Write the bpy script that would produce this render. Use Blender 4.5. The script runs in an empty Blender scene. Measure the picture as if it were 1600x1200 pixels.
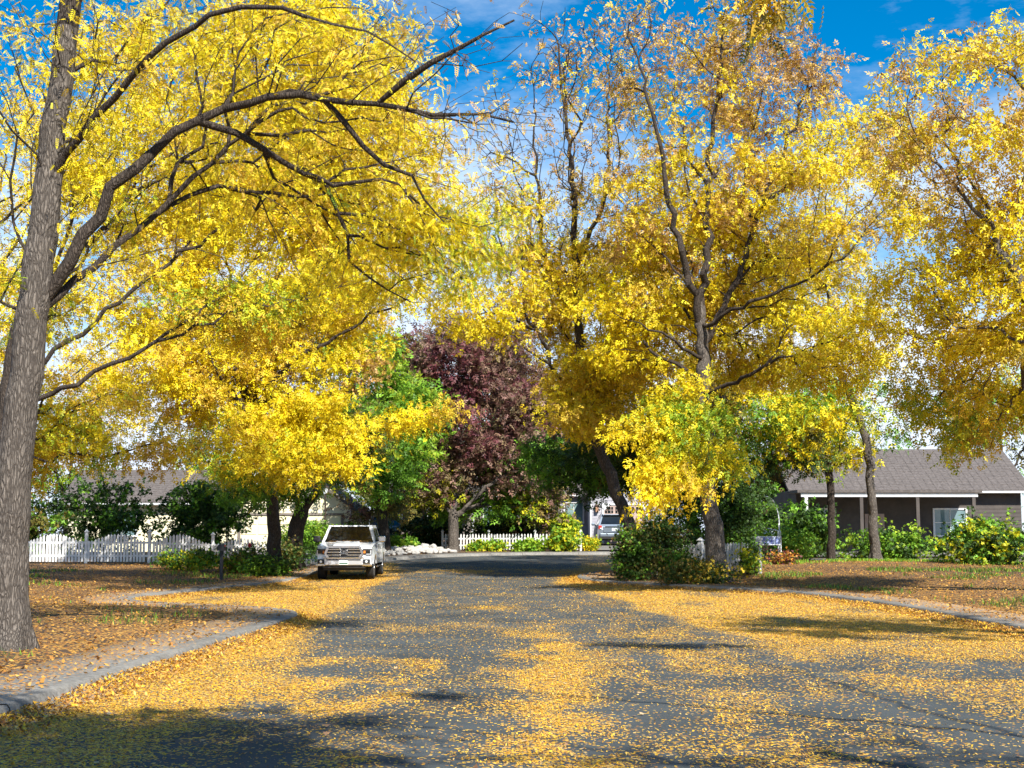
import bpy, bmesh, math, random
import numpy as np
from mathutils import Vector, Matrix

random.seed(7)
rng = np.random.default_rng(11)
scene = bpy.context.scene
COL = scene.collection

# ------------------------------------------------------------------ camera, sky, sun, exposure
FPX = 2200.0                       # focal length in pixels of a 1600 x 1200 picture
EYE = 1.66
PITCH = math.atan(235.0 / FPX)
cam_d = bpy.data.cameras.new('camera')
cam_d.sensor_width = 36.0
cam_d.lens = 36.0 * FPX / 1600.0
cam_d.clip_end = 3000.0
cam = bpy.data.objects.new('camera', cam_d)
COL.objects.link(cam)
cam.location = (0, 0, EYE)
cam.rotation_euler = (math.radians(90) + PITCH, 0, 0)
scene.camera = cam

SUN_EL = math.radians(43)
SUN_AZ = math.radians(26)          # the sun stands behind the camera, to the right
world = bpy.data.worlds.new('World')
scene.world = world
world.use_nodes = True
wn = world.node_tree
wn.nodes.clear()
w_out = wn.nodes.new('ShaderNodeOutputWorld')
w_bg = wn.nodes.new('ShaderNodeBackground')
w_bg.inputs['Strength'].default_value = 0.08
sky = wn.nodes.new('ShaderNodeTexSky')
sky.sky_type = 'NISHITA'
sky.sun_disc = False
sky.sun_elevation = SUN_EL
sky.sun_rotation = math.pi - SUN_AZ
sky.altitude = 1500
sky.air_density = 1.0
sky.dust_density = 0.4
sky.ozone_density = 2.5
w_hs = wn.nodes.new('ShaderNodeHueSaturation')
w_hs.inputs['Hue'].default_value = 0.494
w_hs.inputs['Saturation'].default_value = 1.75
w_hs.inputs['Value'].default_value = 1.1
w_tc = wn.nodes.new('ShaderNodeTexCoord')
w_map = wn.nodes.new('ShaderNodeMapping')
w_map.inputs['Scale'].default_value = (1.4, 1.4, 4.0)
w_map.inputs['Location'].default_value = (0.3, 1.7, 0.25)
w_no = wn.nodes.new('ShaderNodeTexNoise')
w_no.inputs['Scale'].default_value = 1.6
w_no.inputs['Detail'].default_value = 9
w_no.inputs['Roughness'].default_value = 0.62
w_rm = wn.nodes.new('ShaderNodeValToRGB')
w_rm.color_ramp.elements[0].position = 0.53
w_rm.color_ramp.elements[1].position = 0.80
w_mix = wn.nodes.new('ShaderNodeMix')
w_mix.data_type = 'RGBA'
w_mix.inputs['B'].default_value = (6.4, 7.2, 8.4, 1)
wl = wn.links.new
wl(w_tc.outputs['Generated'], w_map.inputs['Vector'])
wl(w_map.outputs['Vector'], w_no.inputs['Vector'])
wl(sky.outputs['Color'], w_hs.inputs['Color'])
wl(w_hs.outputs['Color'], w_mix.inputs['A'])
w_sep = wn.nodes.new('ShaderNodeSeparateXYZ'); wl(w_tc.outputs['Generated'], w_sep.inputs['Vector'])
w_el = wn.nodes.new('ShaderNodeMapRange'); w_el.interpolation_type = 'SMOOTHSTEP'
w_el.inputs['From Min'].default_value = 0.12; w_el.inputs['From Max'].default_value = 0.33
w_el.inputs['To Min'].default_value = 0.30; w_el.inputs['To Max'].default_value = 0.0
wl(w_sep.outputs['Z'], w_el.inputs['Value'])
w_add = wn.nodes.new('ShaderNodeMath'); w_add.operation = 'ADD'
wl(w_no.outputs['Fac'], w_add.inputs[0]); wl(w_el.outputs['Result'], w_add.inputs[1])
wl(w_add.outputs[0], w_rm.inputs['Fac'])
wl(w_rm.outputs['Color'], w_mix.inputs['Factor'])
wl(w_mix.outputs['Result'], w_bg.inputs['Color'])
wl(w_bg.outputs['Background'], w_out.inputs['Surface'])

sun_d = bpy.data.lights.new('sun', 'SUN')
sun_d.energy = 5.0
sun_d.angle = math.radians(0.55)
sun_d.color = (1.0, 0.95, 0.87)
sun = bpy.data.objects.new('sun', sun_d)
COL.objects.link(sun)
SUN_TO = Vector((math.sin(SUN_AZ) * math.cos(SUN_EL), -math.cos(SUN_AZ) * math.cos(SUN_EL), math.sin(SUN_EL)))
sun.rotation_euler = SUN_TO.to_track_quat('Z', 'Y').to_euler()
sun.location = (20, -30, 40)

vs = scene.view_settings
vs.view_transform = 'Standard'
vs.look = 'None'
vs.gamma = 1.0
vs.use_curve_mapping = False
vs.exposure = 0.98
scene.cycles.max_bounces = 6
scene.cycles.transparent_max_bounces = 8
scene.cycles.use_denoising = True

# ------------------------------------------------------------------ helpers
_cp, _sp = math.cos(PITCH), math.sin(PITCH)

def P(px, py, d):
    """world point seen at photo pixel (px, py) at distance d along the street"""
    u, v = (px - 800.0) / FPX, (600.0 - py) / FPX
    y = _cp - v * _sp
    z = _sp + v * _cp
    return Vector((u * d / y, d, EYE + z * d / y))

def _hash(ix, iy, seed):
    n = (ix.astype(np.int64) * 374761393 + iy.astype(np.int64) * 668265263 + seed * 974634777) & 0x7fffffff
    n = ((n ^ (n >> 13)) * 1274126177) & 0x7fffffff
    return ((n ^ (n >> 16)) & 0xffff) / 65535.0

def vnoise(x, y, seed=0):
    x = np.asarray(x, float); y = np.asarray(y, float)
    ix, iy = np.floor(x), np.floor(y)
    fx, fy = x - ix, y - iy
    fx = fx * fx * (3 - 2 * fx); fy = fy * fy * (3 - 2 * fy)
    a = _hash(ix, iy, seed); b = _hash(ix + 1, iy, seed)
    c = _hash(ix, iy + 1, seed); d = _hash(ix + 1, iy + 1, seed)
    return (a * (1 - fx) + b * fx) * (1 - fy) + (c * (1 - fx) + d * fx) * fy

def fbm(x, y, seed=0, octv=4):
    s = 0.0; amp = 0.5; t = 0.0
    for k in range(octv):
        s = s + amp * vnoise(np.asarray(x) * 2 ** k, np.asarray(y) * 2 ** k, seed + k * 17)
        t += amp; amp *= 0.55
    return s / t

def sstep(a, b, x):
    t = np.clip((np.asarray(x, float) - a) / (b - a), 0, 1)
    return t * t * (3 - 2 * t)

def tag(o, label=None, cat=None, group=None, kind=None):
    if label: o['label'] = label
    if cat: o['category'] = cat
    if group: o['group'] = group
    if kind: o['kind'] = kind
    return o

def empty(name, loc=(0, 0, 0), rz=0.0, parent=None):
    o = bpy.data.objects.new(name, None)
    o.empty_display_size = 0.3
    COL.objects.link(o)
    o.location = loc
    o.rotation_euler = (0, 0, rz)
    if parent: o.parent = parent
    return o

def link(name, me, mat=None, parent=None, smooth=False):
    o = bpy.data.objects.new(name, me)
    COL.objects.link(o)
    if mat is not None and len(me.materials) == 0:
        me.materials.append(mat)
    if parent: o.parent = parent
    if smooth:
        me.polygons.foreach_set('use_smooth', np.ones(len(me.polygons), bool))
    return o

def mesh_np(name, verts, faces, colors=None):
    """verts (N,3), faces (M,k) constant k; colors (N,3) as a point colour attribute"""
    me = bpy.data.meshes.new(name)
    verts = np.ascontiguousarray(verts, np.float32)
    faces = np.ascontiguousarray(faces, np.int32)
    m, k = faces.shape
    me.vertices.add(len(verts)); me.vertices.foreach_set('co', verts.ravel())
    me.loops.add(m * k); me.loops.foreach_set('vertex_index', faces.ravel())
    me.polygons.add(m)
    me.polygons.foreach_set('loop_start', np.arange(0, m * k, k, dtype=np.int32))
    me.polygons.foreach_set('loop_total', np.full(m, k, np.int32))
    if colors is not None:
        at = me.color_attributes.new('tint', 'FLOAT_COLOR', 'POINT')
        c = np.ones((len(verts), 4), np.float32); c[:, :3] = colors
        at.data.foreach_set('color', c.ravel())
    me.update(calc_edges=True)
    return me

def bm_obj(name, bm, mat, parent=None, smooth=False, bevel=0.0, seg=2):
    if bevel > 0:
        es = [e for e in bm.edges if len(e.link_faces) == 2 and e.calc_face_angle(0) > 0.5]
        bmesh.ops.bevel(bm, geom=es, offset=bevel, segments=seg, affect='EDGES', profile=0.5, clamp_overlap=True)
    bmesh.ops.recalc_face_normals(bm, faces=bm.faces)
    me = bpy.data.meshes.new(name)
    bm.to_mesh(me); bm.free()
    return link(name, me, mat, parent, smooth)

def add_box(bm, c, s, rot=None):
    r = bmesh.ops.create_cube(bm, size=1.0)
    M = Matrix.Translation(Vector(c)) @ (rot if rot else Matrix()) @ Matrix.Diagonal((s[0], s[1], s[2], 1))
    bmesh.ops.transform(bm, matrix=M, verts=r['verts'])
    return r['verts']

def add_cyl(bm, a, b, r0, r1=None, seg=12):
    a, b = Vector(a), Vector(b)
    if r1 is None: r1 = r0
    d = b - a
    r = bmesh.ops.create_cone(bm, cap_ends=True, segments=seg, radius1=r0, radius2=r1, depth=d.length)
    M = Matrix.Translation((a + b) / 2) @ d.to_track_quat('Z', 'Y').to_matrix().to_4x4()
    bmesh.ops.transform(bm, matrix=M, verts=r['verts'])
    return r['verts']

def add_tube(bm, pts, r, seg=8):
    pts = [Vector(p) for p in pts]
    rings = []
    for i, p in enumerate(pts):
        t = (pts[min(i + 1, len(pts) - 1)] - pts[max(i - 1, 0)]).normalized()
        q = t.to_track_quat('Z', 'Y')
        rings.append([bm.verts.new(p + q @ Vector((r * math.cos(2 * math.pi * k / seg), r * math.sin(2 * math.pi * k / seg), 0))) for k in range(seg)])
    for i in range(len(rings) - 1):
        for k in range(seg):
            bm.faces.new((rings[i][k], rings[i][(k + 1) % seg], rings[i + 1][(k + 1) % seg], rings[i + 1][k]))
    bm.faces.new(rings[0][::-1]); bm.faces.new(rings[-1])

def add_prism(bm, outline, x0, x1):
    """outline: list of (y, z); extruded along x"""
    a = [bm.verts.new((x0, y, z)) for y, z in outline]
    b = [bm.verts.new((x1, y, z)) for y, z in outline]
    n = len(outline)
    f1 = bm.faces.new(a); f2 = bm.faces.new(b[::-1])
    for i in range(n):
        bm.faces.new((a[i], b[i], b[(i + 1) % n], a[(i + 1) % n]))

def box(name, c, s, mat, parent=None, bevel=0.0, rot=None):
    bm = bmesh.new(); add_box(bm, c, s, rot)
    return bm_obj(name, bm, mat, parent, bevel=bevel)

# ------------------------------------------------------------------ materials
def new_mat(name):
    m = bpy.data.materials.new(name)
    m.use_nodes = True
    nt = m.node_tree
    return m, nt, nt.nodes['Principled BSDF'], nt.nodes['Material Output']

def setspec(b, rough, spec=0.5, metal=0.0):
    b.inputs['Roughness'].default_value = rough
    b.inputs['Specular IOR Level'].default_value = spec
    b.inputs['Metallic'].default_value = metal

def noisy(name, c1, c2, scale, rough=0.7, spec=0.4, metal=0.0, bump=0.0, stretch=(1, 1, 1), detail=5, coat=0.0):
    m, nt, b, out = new_mat(name)
    tc = nt.nodes.new('ShaderNodeTexCoord'); mp = nt.nodes.new('ShaderNodeMapping')
    mp.inputs['Scale'].default_value = stretch
    no = nt.nodes.new('ShaderNodeTexNoise'); no.inputs['Scale'].default_value = scale; no.inputs['Detail'].default_value = detail
    no.inputs['Roughness'].default_value = 0.65
    rp = nt.nodes.new('ShaderNodeValToRGB')
    rp.color_ramp.elements[0].position = 0.32; rp.color_ramp.elements[0].color = (*c1, 1)
    rp.color_ramp.elements[1].position = 0.68; rp.color_ramp.elements[1].color = (*c2, 1)
    L = nt.links.new
    L(tc.outputs['Object'], mp.inputs['Vector']); L(mp.outputs['Vector'], no.inputs['Vector'])
    L(no.outputs['Fac'], rp.inputs['Fac']); L(rp.outputs['Color'], b.inputs['Base Color'])
    setspec(b, rough, spec, metal)
    b.inputs['Coat Weight'].default_value = coat
    b.inputs['Coat Roughness'].default_value = 0.05
    if bump:
        bp = nt.nodes.new('ShaderNodeBump'); bp.inputs['Strength'].default_value = bump; bp.inputs['Distance'].default_value = 0.03
        L(no.outputs['Fac'], bp.inputs['Height']); L(bp.outputs['Normal'], b.inputs['Normal'])
    return m

def leaf_mat(name, transl=0.27, rough=0.55):
    m, nt, b, out = new_mat(name)
    at = nt.nodes.new('ShaderNodeAttribute'); at.attribute_name = 'tint'
    tr = nt.nodes.new('ShaderNodeBsdfTranslucent')
    mx = nt.nodes.new('ShaderNodeMixShader'); mx.inputs['Fac'].default_value = transl
    setspec(b, rough, 0.35)
    L = nt.links.new
    L(at.outputs['Color'], b.inputs['Base Color']); L(at.outputs['Color'], tr.inputs['Color'])
    L(b.outputs['BSDF'], mx.inputs[1]); L(tr.outputs['BSDF'], mx.inputs[2])
    L(mx.outputs['Shader'], out.inputs['Surface'])
    return m

def bark_mat(name, c1, c2, sc=5.0):
    m, nt, b, out = new_mat(name)
    L = nt.links.new
    N = nt.nodes.new
    tc = N('ShaderNodeTexCoord'); mp = N('ShaderNodeMapping'); mp.inputs['Scale'].default_value = (1, 1, 0.20)
    wn_ = N('ShaderNodeTexNoise'); wn_.inputs['Scale'].default_value = 7; wn_.inputs['Detail'].default_value = 4
    wm = N('ShaderNodeVectorMath'); wm.operation = 'MULTIPLY_ADD'; wm.inputs[1].default_value = (0.16, 0.16, 0.16)
    vo = N('ShaderNodeTexVoronoi'); vo.feature = 'DISTANCE_TO_EDGE'; vo.inputs['Scale'].default_value = sc * 6.0
    fn = N('ShaderNodeTexNoise'); fn.inputs['Scale'].default_value = sc * 7; fn.inputs['Detail'].default_value = 6; fn.inputs['Roughness'].default_value = 0.7
    mr = N('ShaderNodeMapRange'); mr.inputs['From Min'].default_value = 0.0; mr.inputs['From Max'].default_value = 0.30
    mr.inputs['To Min'].default_value = 0.25
    mu = N('ShaderNodeMath'); mu.operation = 'MULTIPLY'
    rp = N('ShaderNodeValToRGB')
    rp.color_ramp.elements[0].position = 0.05; rp.color_ramp.elements[0].color = (*c1, 1)
    rp.color_ramp.elements[1].position = 0.62; rp.color_ramp.elements[1].color = (*c2, 1)
    L(tc.outputs['Object'], mp.inputs['Vector']); L(mp.outputs['Vector'], wn_.inputs['Vector'])
    L(wn_.outputs['Color'], wm.inputs[0]); L(mp.outputs['Vector'], wm.inputs[2])
    L(wm.outputs['Vector'], vo.inputs['Vector']); L(mp.outputs['Vector'], fn.inputs['Vector'])
    L(vo.outputs['Distance'], mr.inputs['Value']); L(mr.outputs['Result'], mu.inputs[0]); L(fn.outputs['Fac'], mu.inputs[1])
    L(mu.outputs[0], rp.inputs['Fac']); L(rp.outputs['Color'], b.inputs['Base Color'])
    bp = N('ShaderNodeBump'); bp.inputs['Strength'].default_value = 0.9; bp.inputs['Distance'].default_value = 0.05
    L(mu.outputs[0], bp.inputs['Height']); L(bp.outputs['Normal'], b.inputs['Normal'])
    setspec(b, 0.92, 0.2)
    return m

def litter_ground_mat(name, base1, base2, base_scale, leaf_cols, rough=0.85, cell=34.0, bump=0.3):
    """ground whose fallen-leaf cover follows the mesh attribute 'litter' (0..1)"""
    m, nt, b, out = new_mat(name)
    L = nt.links.new
    N = nt.nodes.new
    tc = N('ShaderNodeTexCoord')
    n1 = N('ShaderNodeTexNoise'); n1.inputs['Scale'].default_value = base_scale; n1.inputs['Detail'].default_value = 8; n1.inputs['Roughness'].default_value = 0.7
    n3 = N('ShaderNodeTexNoise'); n3.inputs['Scale'].default_value = 0.6; n3.inputs['Detail'].default_value = 5
    ad = N('ShaderNodeMath'); ad.operation = 'MULTIPLY_ADD'; ad.inputs[1].default_value = 0.6
    r1 = N('ShaderNodeValToRGB')
    r1.color_ramp.elements[0].position = 0.6; r1.color_ramp.elements[0].color = (*base1, 1)
    r1.color_ramp.elements[1].position = 1.0; r1.color_ramp.elements[1].color = (*base2, 1)
    L(tc.outputs['Object'], n1.inputs['Vector']); L(tc.outputs['Object'], n3.inputs['Vector'])
    L(n3.outputs['Fac'], ad.inputs[0]); L(n1.outputs['Fac'], ad.inputs[2]); L(ad.outputs[0], r1.inputs['Fac'])
    at = N('ShaderNodeAttribute'); at.attribute_name = 'tint'
    sp = N('ShaderNodeSeparateColor'); L(at.outputs['Color'], sp.inputs['Color'])
    mp = N('ShaderNodeMapping'); mp.inputs['Scale'].default_value = (1, 1, 0.0); L(tc.outputs['Object'], mp.inputs['Vector'])
    vo = N('ShaderNodeTexVoronoi'); vo.voronoi_dimensions = '2D'; vo.inputs['Scale'].default_value = cell
    L(mp.outputs['Vector'], vo.inputs['Vector'])
    sc = N('ShaderNodeSeparateColor'); L(vo.outputs['Color'], sc.inputs['Color'])
    cv = N('ShaderNodeMath'); cv.operation = 'MULTIPLY'; cv.inputs[1].default_value = 0.8; L(sp.outputs['Red'], cv.inputs[0])
    lt = N('ShaderNodeMath'); lt.operation = 'LESS_THAN'; L(sc.outputs['Red'], lt.inputs[0]); L(cv.outputs[0], lt.inputs[1])
    ds = N('ShaderNodeMath'); ds.operation = 'LESS_THAN'; L(vo.outputs['Distance'], ds.inputs[0]); ds.inputs[1].default_value = 0.52
    mu = N('ShaderNodeMath'); mu.operation = 'MULTIPLY'; L(lt.outputs[0], mu.inputs[0]); L(ds.outputs[0], mu.inputs[1])
    r2 = N('ShaderNodeValToRGB'); r2.color_ramp.interpolation = 'CONSTANT'
    els = r2.color_ramp.elements
    els[0].position = 0; els[0].color = (*leaf_cols[0], 1)
    els[1].position = 1.0 / len(leaf_cols); els[1].color = (*leaf_cols[1], 1)
    for i in range(2, len(leaf_cols)):
        e = els.new(i / len(leaf_cols)); e.color = (*leaf_cols[i], 1)
    L(sc.outputs['Green'], r2.inputs['Fac'])
    mx = N('ShaderNodeMix'); mx.data_type = 'RGBA'
    L(mu.outputs[0], mx.inputs['Factor']); L(r1.outputs['Color'], mx.inputs['A']); L(r2.outputs['Color'], mx.inputs['B'])
    L(mx.outputs['Result'], b.inputs['Base Color'])
    bp = N('ShaderNodeBump'); bp.inputs['Strength'].default_value = bump; bp.inputs['Distance'].default_value = 0.02
    a2 = N('ShaderNodeMath'); a2.operation = 'MULTIPLY_ADD'; a2.inputs[1].default_value = 1.5
    mv = N('ShaderNodeMath'); mv.operation = 'MULTIPLY'; L(mu.outputs[0], mv.inputs[0]); L(sc.outputs['Blue'], mv.inputs[1])
    L(mv.outputs[0], a2.inputs[0]); L(n1.outputs['Fac'], a2.inputs[2])
    L(a2.outputs[0], bp.inputs['Height']); L(bp.outputs['Normal'], b.inputs['Normal'])
    setspec(b, rough, 0.25)
    return m

LITTER_YEL = [(0.82, 0.49, 0.015), (0.70, 0.35, 0.02), (0.78, 0.50, 0.06), (0.46, 0.21, 0.03), (0.76, 0.42, 0.03), (0.70, 0.46, 0.14), (0.32, 0.15, 0.04)]
LITTER_BRN = [(0.55, 0.27, 0.03), (0.42, 0.19, 0.04), (0.62, 0.36, 0.08), (0.25, 0.10, 0.03), (0.50, 0.26, 0.05)]
M = {}
M['road'] = litter_ground_mat('asphalt', (0.026, 0.031, 0.032), (0.088, 0.100, 0.102), 60.0, LITTER_YEL)
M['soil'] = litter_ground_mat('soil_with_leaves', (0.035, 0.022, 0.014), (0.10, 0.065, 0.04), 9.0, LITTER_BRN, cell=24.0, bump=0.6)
M['concrete'] = litter_ground_mat('concrete', (0.11, 0.105, 0.095), (0.26, 0.25, 0.225), 14.0, LITTER_BRN, cell=30.0, bump=0.15)
M['leaf'] = leaf_mat('leaf')
M['litter'] = leaf_mat('fallen_leaf', 0.12, 0.7)
M['bark'] = bark_mat('bark_grey', (0.030, 0.024, 0.020), (0.25, 0.215, 0.18))
M['bark_mid'] = bark_mat('bark_brown', (0.022, 0.017, 0.014), (0.17, 0.14, 0.115))
M['bark_dark'] = bark_mat('bark_dark', (0.020, 0.015, 0.012), (0.12, 0.095, 0.075))
M['white'] = noisy('white_paint', (0.66, 0.66, 0.66), (0.82, 0.82, 0.80), 3.0, 0.55, bump=0.05)
M['white_old'] = noisy('weathered_white_paint', (0.45, 0.44, 0.41), (0.76, 0.76, 0.74), 6.0, 0.65, bump=0.1)
M['truck'] = noisy('truck_white_paint', (0.70, 0.73, 0.75), (0.78, 0.80, 0.82), 1.5, 0.25, 0.5, coat=0.6)
M['bumper'] = noisy('satin_bumper', (0.50, 0.51, 0.53), (0.60, 0.61, 0.63), 3, 0.3, 0.5, 0.5)
M['suv'] = noisy('silver_blue_paint', (0.22, 0.27, 0.33), (0.27, 0.32, 0.38), 1.5, 0.3, 0.5, 0.55, coat=0.6)
M['darkcar'] = noisy('dark_paint', (0.02, 0.024, 0.03), (0.035, 0.04, 0.05), 1.5, 0.3, 0.5, 0.3, coat=0.5)
M['chrome'] = noisy('chrome', (0.62, 0.63, 0.65), (0.75, 0.76, 0.78), 3, 0.16, 0.5, 1.0)
M['black'] = noisy('black_plastic', (0.012, 0.012, 0.013), (0.03, 0.03, 0.032), 12, 0.55)
M['rubber'] = noisy('rubber', (0.012, 0.012, 0.012), (0.028, 0.027, 0.025), 20, 0.85, 0.2, bump=0.2)
M['rim'] = noisy('alloy', (0.45, 0.46, 0.48), (0.6, 0.61, 0.62), 5, 0.3, 0.5, 0.9)
M['glass'] = noisy('dark_glass', (0.008, 0.010, 0.011), (0.018, 0.021, 0.022), 2, 0.04, 0.8)
M['lens'] = noisy('clear_lens', (0.55, 0.58, 0.6), (0.75, 0.78, 0.8), 9, 0.08, 0.8, coat=0.6)
M['amber'] = noisy('amber_lens', (0.55, 0.16, 0.02), (0.65, 0.22, 0.03), 9, 0.15)
M['redlens'] = noisy('red_lens', (0.42, 0.03, 0.02), (0.52, 0.06, 0.04), 9, 0.12)
M['plate'] = noisy('number_plate', (0.62, 0.70, 0.66), (0.80, 0.84, 0.82), 14, 0.4)
M['plate_ink'] = noisy('plate_ink', (0.04, 0.10, 0.07), (0.06, 0.14, 0.09), 14, 0.5)
M['cream'] = noisy('cream_siding', (0.72, 0.66, 0.44), (0.80, 0.75, 0.54), 1.2, 0.8, bump=0.05)
M['lilac'] = noisy('grey_lilac_siding', (0.31, 0.305, 0.34), (0.39, 0.385, 0.41), 1.3, 0.75, bump=0.05)
M['brown_wall'] = noisy('brown_siding', (0.16, 0.135, 0.115), (0.23, 0.20, 0.175), 1.3, 0.8, bump=0.05)
M['dark_wall'] = noisy('dark_siding', (0.06, 0.05, 0.045), (0.10, 0.085, 0.075), 1.3, 0.8, bump=0.05)
M['trim'] = noisy('trim_paint', (0.60, 0.61, 0.62), (0.75, 0.76, 0.76), 3, 0.5)
M['shingle'] = noisy('roof_shingle', (0.07, 0.06, 0.055), (0.15, 0.13, 0.12), 8, 0.9, bump=0.3)
M['garage_door'] = noisy('garage_door_paint', (0.36, 0.26, 0.22), (0.45, 0.34, 0.29), 2, 0.6)
M['winglass'] = noisy('window_glass', (0.10, 0.17, 0.18), (0.22, 0.32, 0.33), 0.8, 0.05, 0.8)
M['steel_white'] = noisy('painted_steel', (0.62, 0.68, 0.70), (0.78, 0.82, 0.83), 5, 0.4)
M['blue_fabric'] = noisy('blue_pattern_fabric', (0.02, 0.05, 0.42), (0.55, 0.66, 0.85), 9, 0.8, detail=2)
M['coir'] = noisy('coir_basket', (0.25, 0.13, 0.07), (0.42, 0.25, 0.15), 18, 0.95, bump=0.5)
M['rock'] = noisy('pale_rock', (0.30, 0.285, 0.26), (0.52, 0.50, 0.46), 5, 0.9, bump=0.4)
M['brass'] = noisy('lantern_metal', (0.05, 0.035, 0.03), (0.10, 0.07, 0.05), 8, 0.5, 0.5, 0.6)

# ------------------------------------------------------------------ terrain
def g0(y):
    """long slope of the street: level up to the parked pickup, then gently uphill"""
    y = np.asarray(y, float)
    t = np.log1p(np.exp(np.clip((y - 50.0) / 3.0, -40, 40))) * 3.0
    t2 = np.log1p(np.exp(np.clip((y - 96.0) / 3.0, -40, 40))) * 3.0
    return 0.0245 * (t - t2)

def smooth_line(pts, n=6):
    """Catmull-Rom through 2-D points"""
    p = [np.array(q, float) for q in pts]
    p = [2 * p[0] - p[1]] + p + [2 * p[-1] - p[-2]]
    out = []
    for i in range(1, len(p) - 2):
        for k in range(n):
            t = k / n
            a, b, c, d = p[i - 1], p[i], p[i + 1], p[i + 2]
            out.append(0.5 * ((2 * b) + (-a + c) * t + (2 * a - 5 * b + 4 * c - d) * t * t + (-a + 3 * b - 3 * c + d) * t ** 3))
    out.append(p[-2])
    return np.array(out)

def resample(line, step):
    seg = np.linalg.norm(np.diff(line, axis=0), axis=1)
    s = np.concatenate([[0], np.cumsum(seg)])
    n = max(2, int(round(s[-1] / step)) + 1)
    t = np.linspace(0, s[-1], n)
    return np.stack([np.interp(t, s, line[:, k]) for k in range(line.shape[1])], 1)

LEFT = resample(smooth_line([(-4.9, -32), (-4.8, -10), (-4.6, 10), (-4.35, 21), (-4.15, 26), (-4.3, 28.6), (-5.2, 30.4), (-6.8, 31.8), (-8.6, 33.2), (-9.4, 35.6),
                             (-9.0, 39), (-8.2, 43), (-7.5, 48), (-7.4, 54), (-7.1, 60), (-6.2, 65.5), (-4.4, 70), (-1.4, 73.0), (3.0, 74.3), (10, 74.8), (24, 75), (90, 75)]), 0.5)
RIGHT = resample(smooth_line([(8.6, -32), (8.6, -10), (8.6, 10), (8.6, 25), (8.4, 33), (7.7, 38), (6.3, 41.4), (4.5, 44.3), (2.9, 47.2), (2.3, 50.2), (2.9, 54), (5.0, 57.6), (9, 59.6), (24, 60.2), (90, 60.4)]), 0.5)

def nearest(line, x, y):
    """distance to a curb line and which side (positive: left of its direction)"""
    q = np.stack([x, y], -1)
    a = line[:-1]; d = line[1:] - line[:-1]
    L2 = (d ** 2).sum(1)
    best = np.full(x.shape, 1e9); side = np.zeros(x.shape)
    for i in range(len(a)):
        w = q - a[i]
        t = np.clip((w @ d[i]) / L2[i], 0, 1)
        r = w - t[..., None] * d[i]
        dd = (r ** 2).sum(-1)
        m = dd < best
        cr = d[i, 0] * w[..., 1] - d[i, 1] * w[..., 0]
        best = np.where(m, dd, best); side = np.where(m, cr, side)
    return np.sqrt(best), np.sign(side)

def verge_dist(x, y):
    """signed distance outwards from the carriageway (negative on the road)"""
    x = np.asarray(x, float); y = np.asarray(y, float)
    dl, sl = nearest(LEFT[::2], x, y); dr, sr = nearest(RIGHT[::2], x, y)
    outl = dl * sl            # left of LEFT direction is outside
    outr = -dr * sr           # right of RIGHT direction is outside
    return np.maximum(outl, outr)

def verge_h(s, x, y):
    h = 0.10 + 0.05 * sstep(0, 2, s) + 0.22 * sstep(1.5, 7, s) * (1 - sstep(68, 75, y))
    h = h + 0.50 * np.exp(-(((x - 13.5) / 7.0) ** 2 + ((y - 63.0) / 8.0) ** 2)) * sstep(0.5, 4, s) * (x > 5)
    h = h + 0.035 * (fbm(x * 0.9, y * 0.9, 5) - 0.5) * sstep(1.3, 2, s)
    return h

def gz(x, y):
    """height of whatever ground lies at (x, y)"""
    x = np.atleast_1d(np.asarray(x, float)); y = np.atleast_1d(np.asarray(y, float))
    s = verge_dist(x, y)
    z = g0(y) + np.where(s > 0, verge_h(s, x, y), 0.0)
    return z if len(z) > 1 else float(z[0])

def axis(lo, hi, fine_lo, fine_hi, step, grow=1.35):
    a = list(np.arange(fine_lo, fine_hi + 1e-6, step))
    s = step; v = fine_hi
    while v < hi:
        s *= grow; v += s; a.append(min(v, hi))
    s = step; v = fine_lo
    while v > lo:
        s *= grow; v -= s; a.insert(0, max(v, lo))
    return np.array(a)

def grid_faces(nx, ny):
    i = np.arange(nx - 1)[None, :]; j = np.arange(ny - 1)[:, None]
    a = j * nx + i
    return np.stack([a, a + 1, a + nx + 1, a + nx], -1).reshape(-1, 4)

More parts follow.
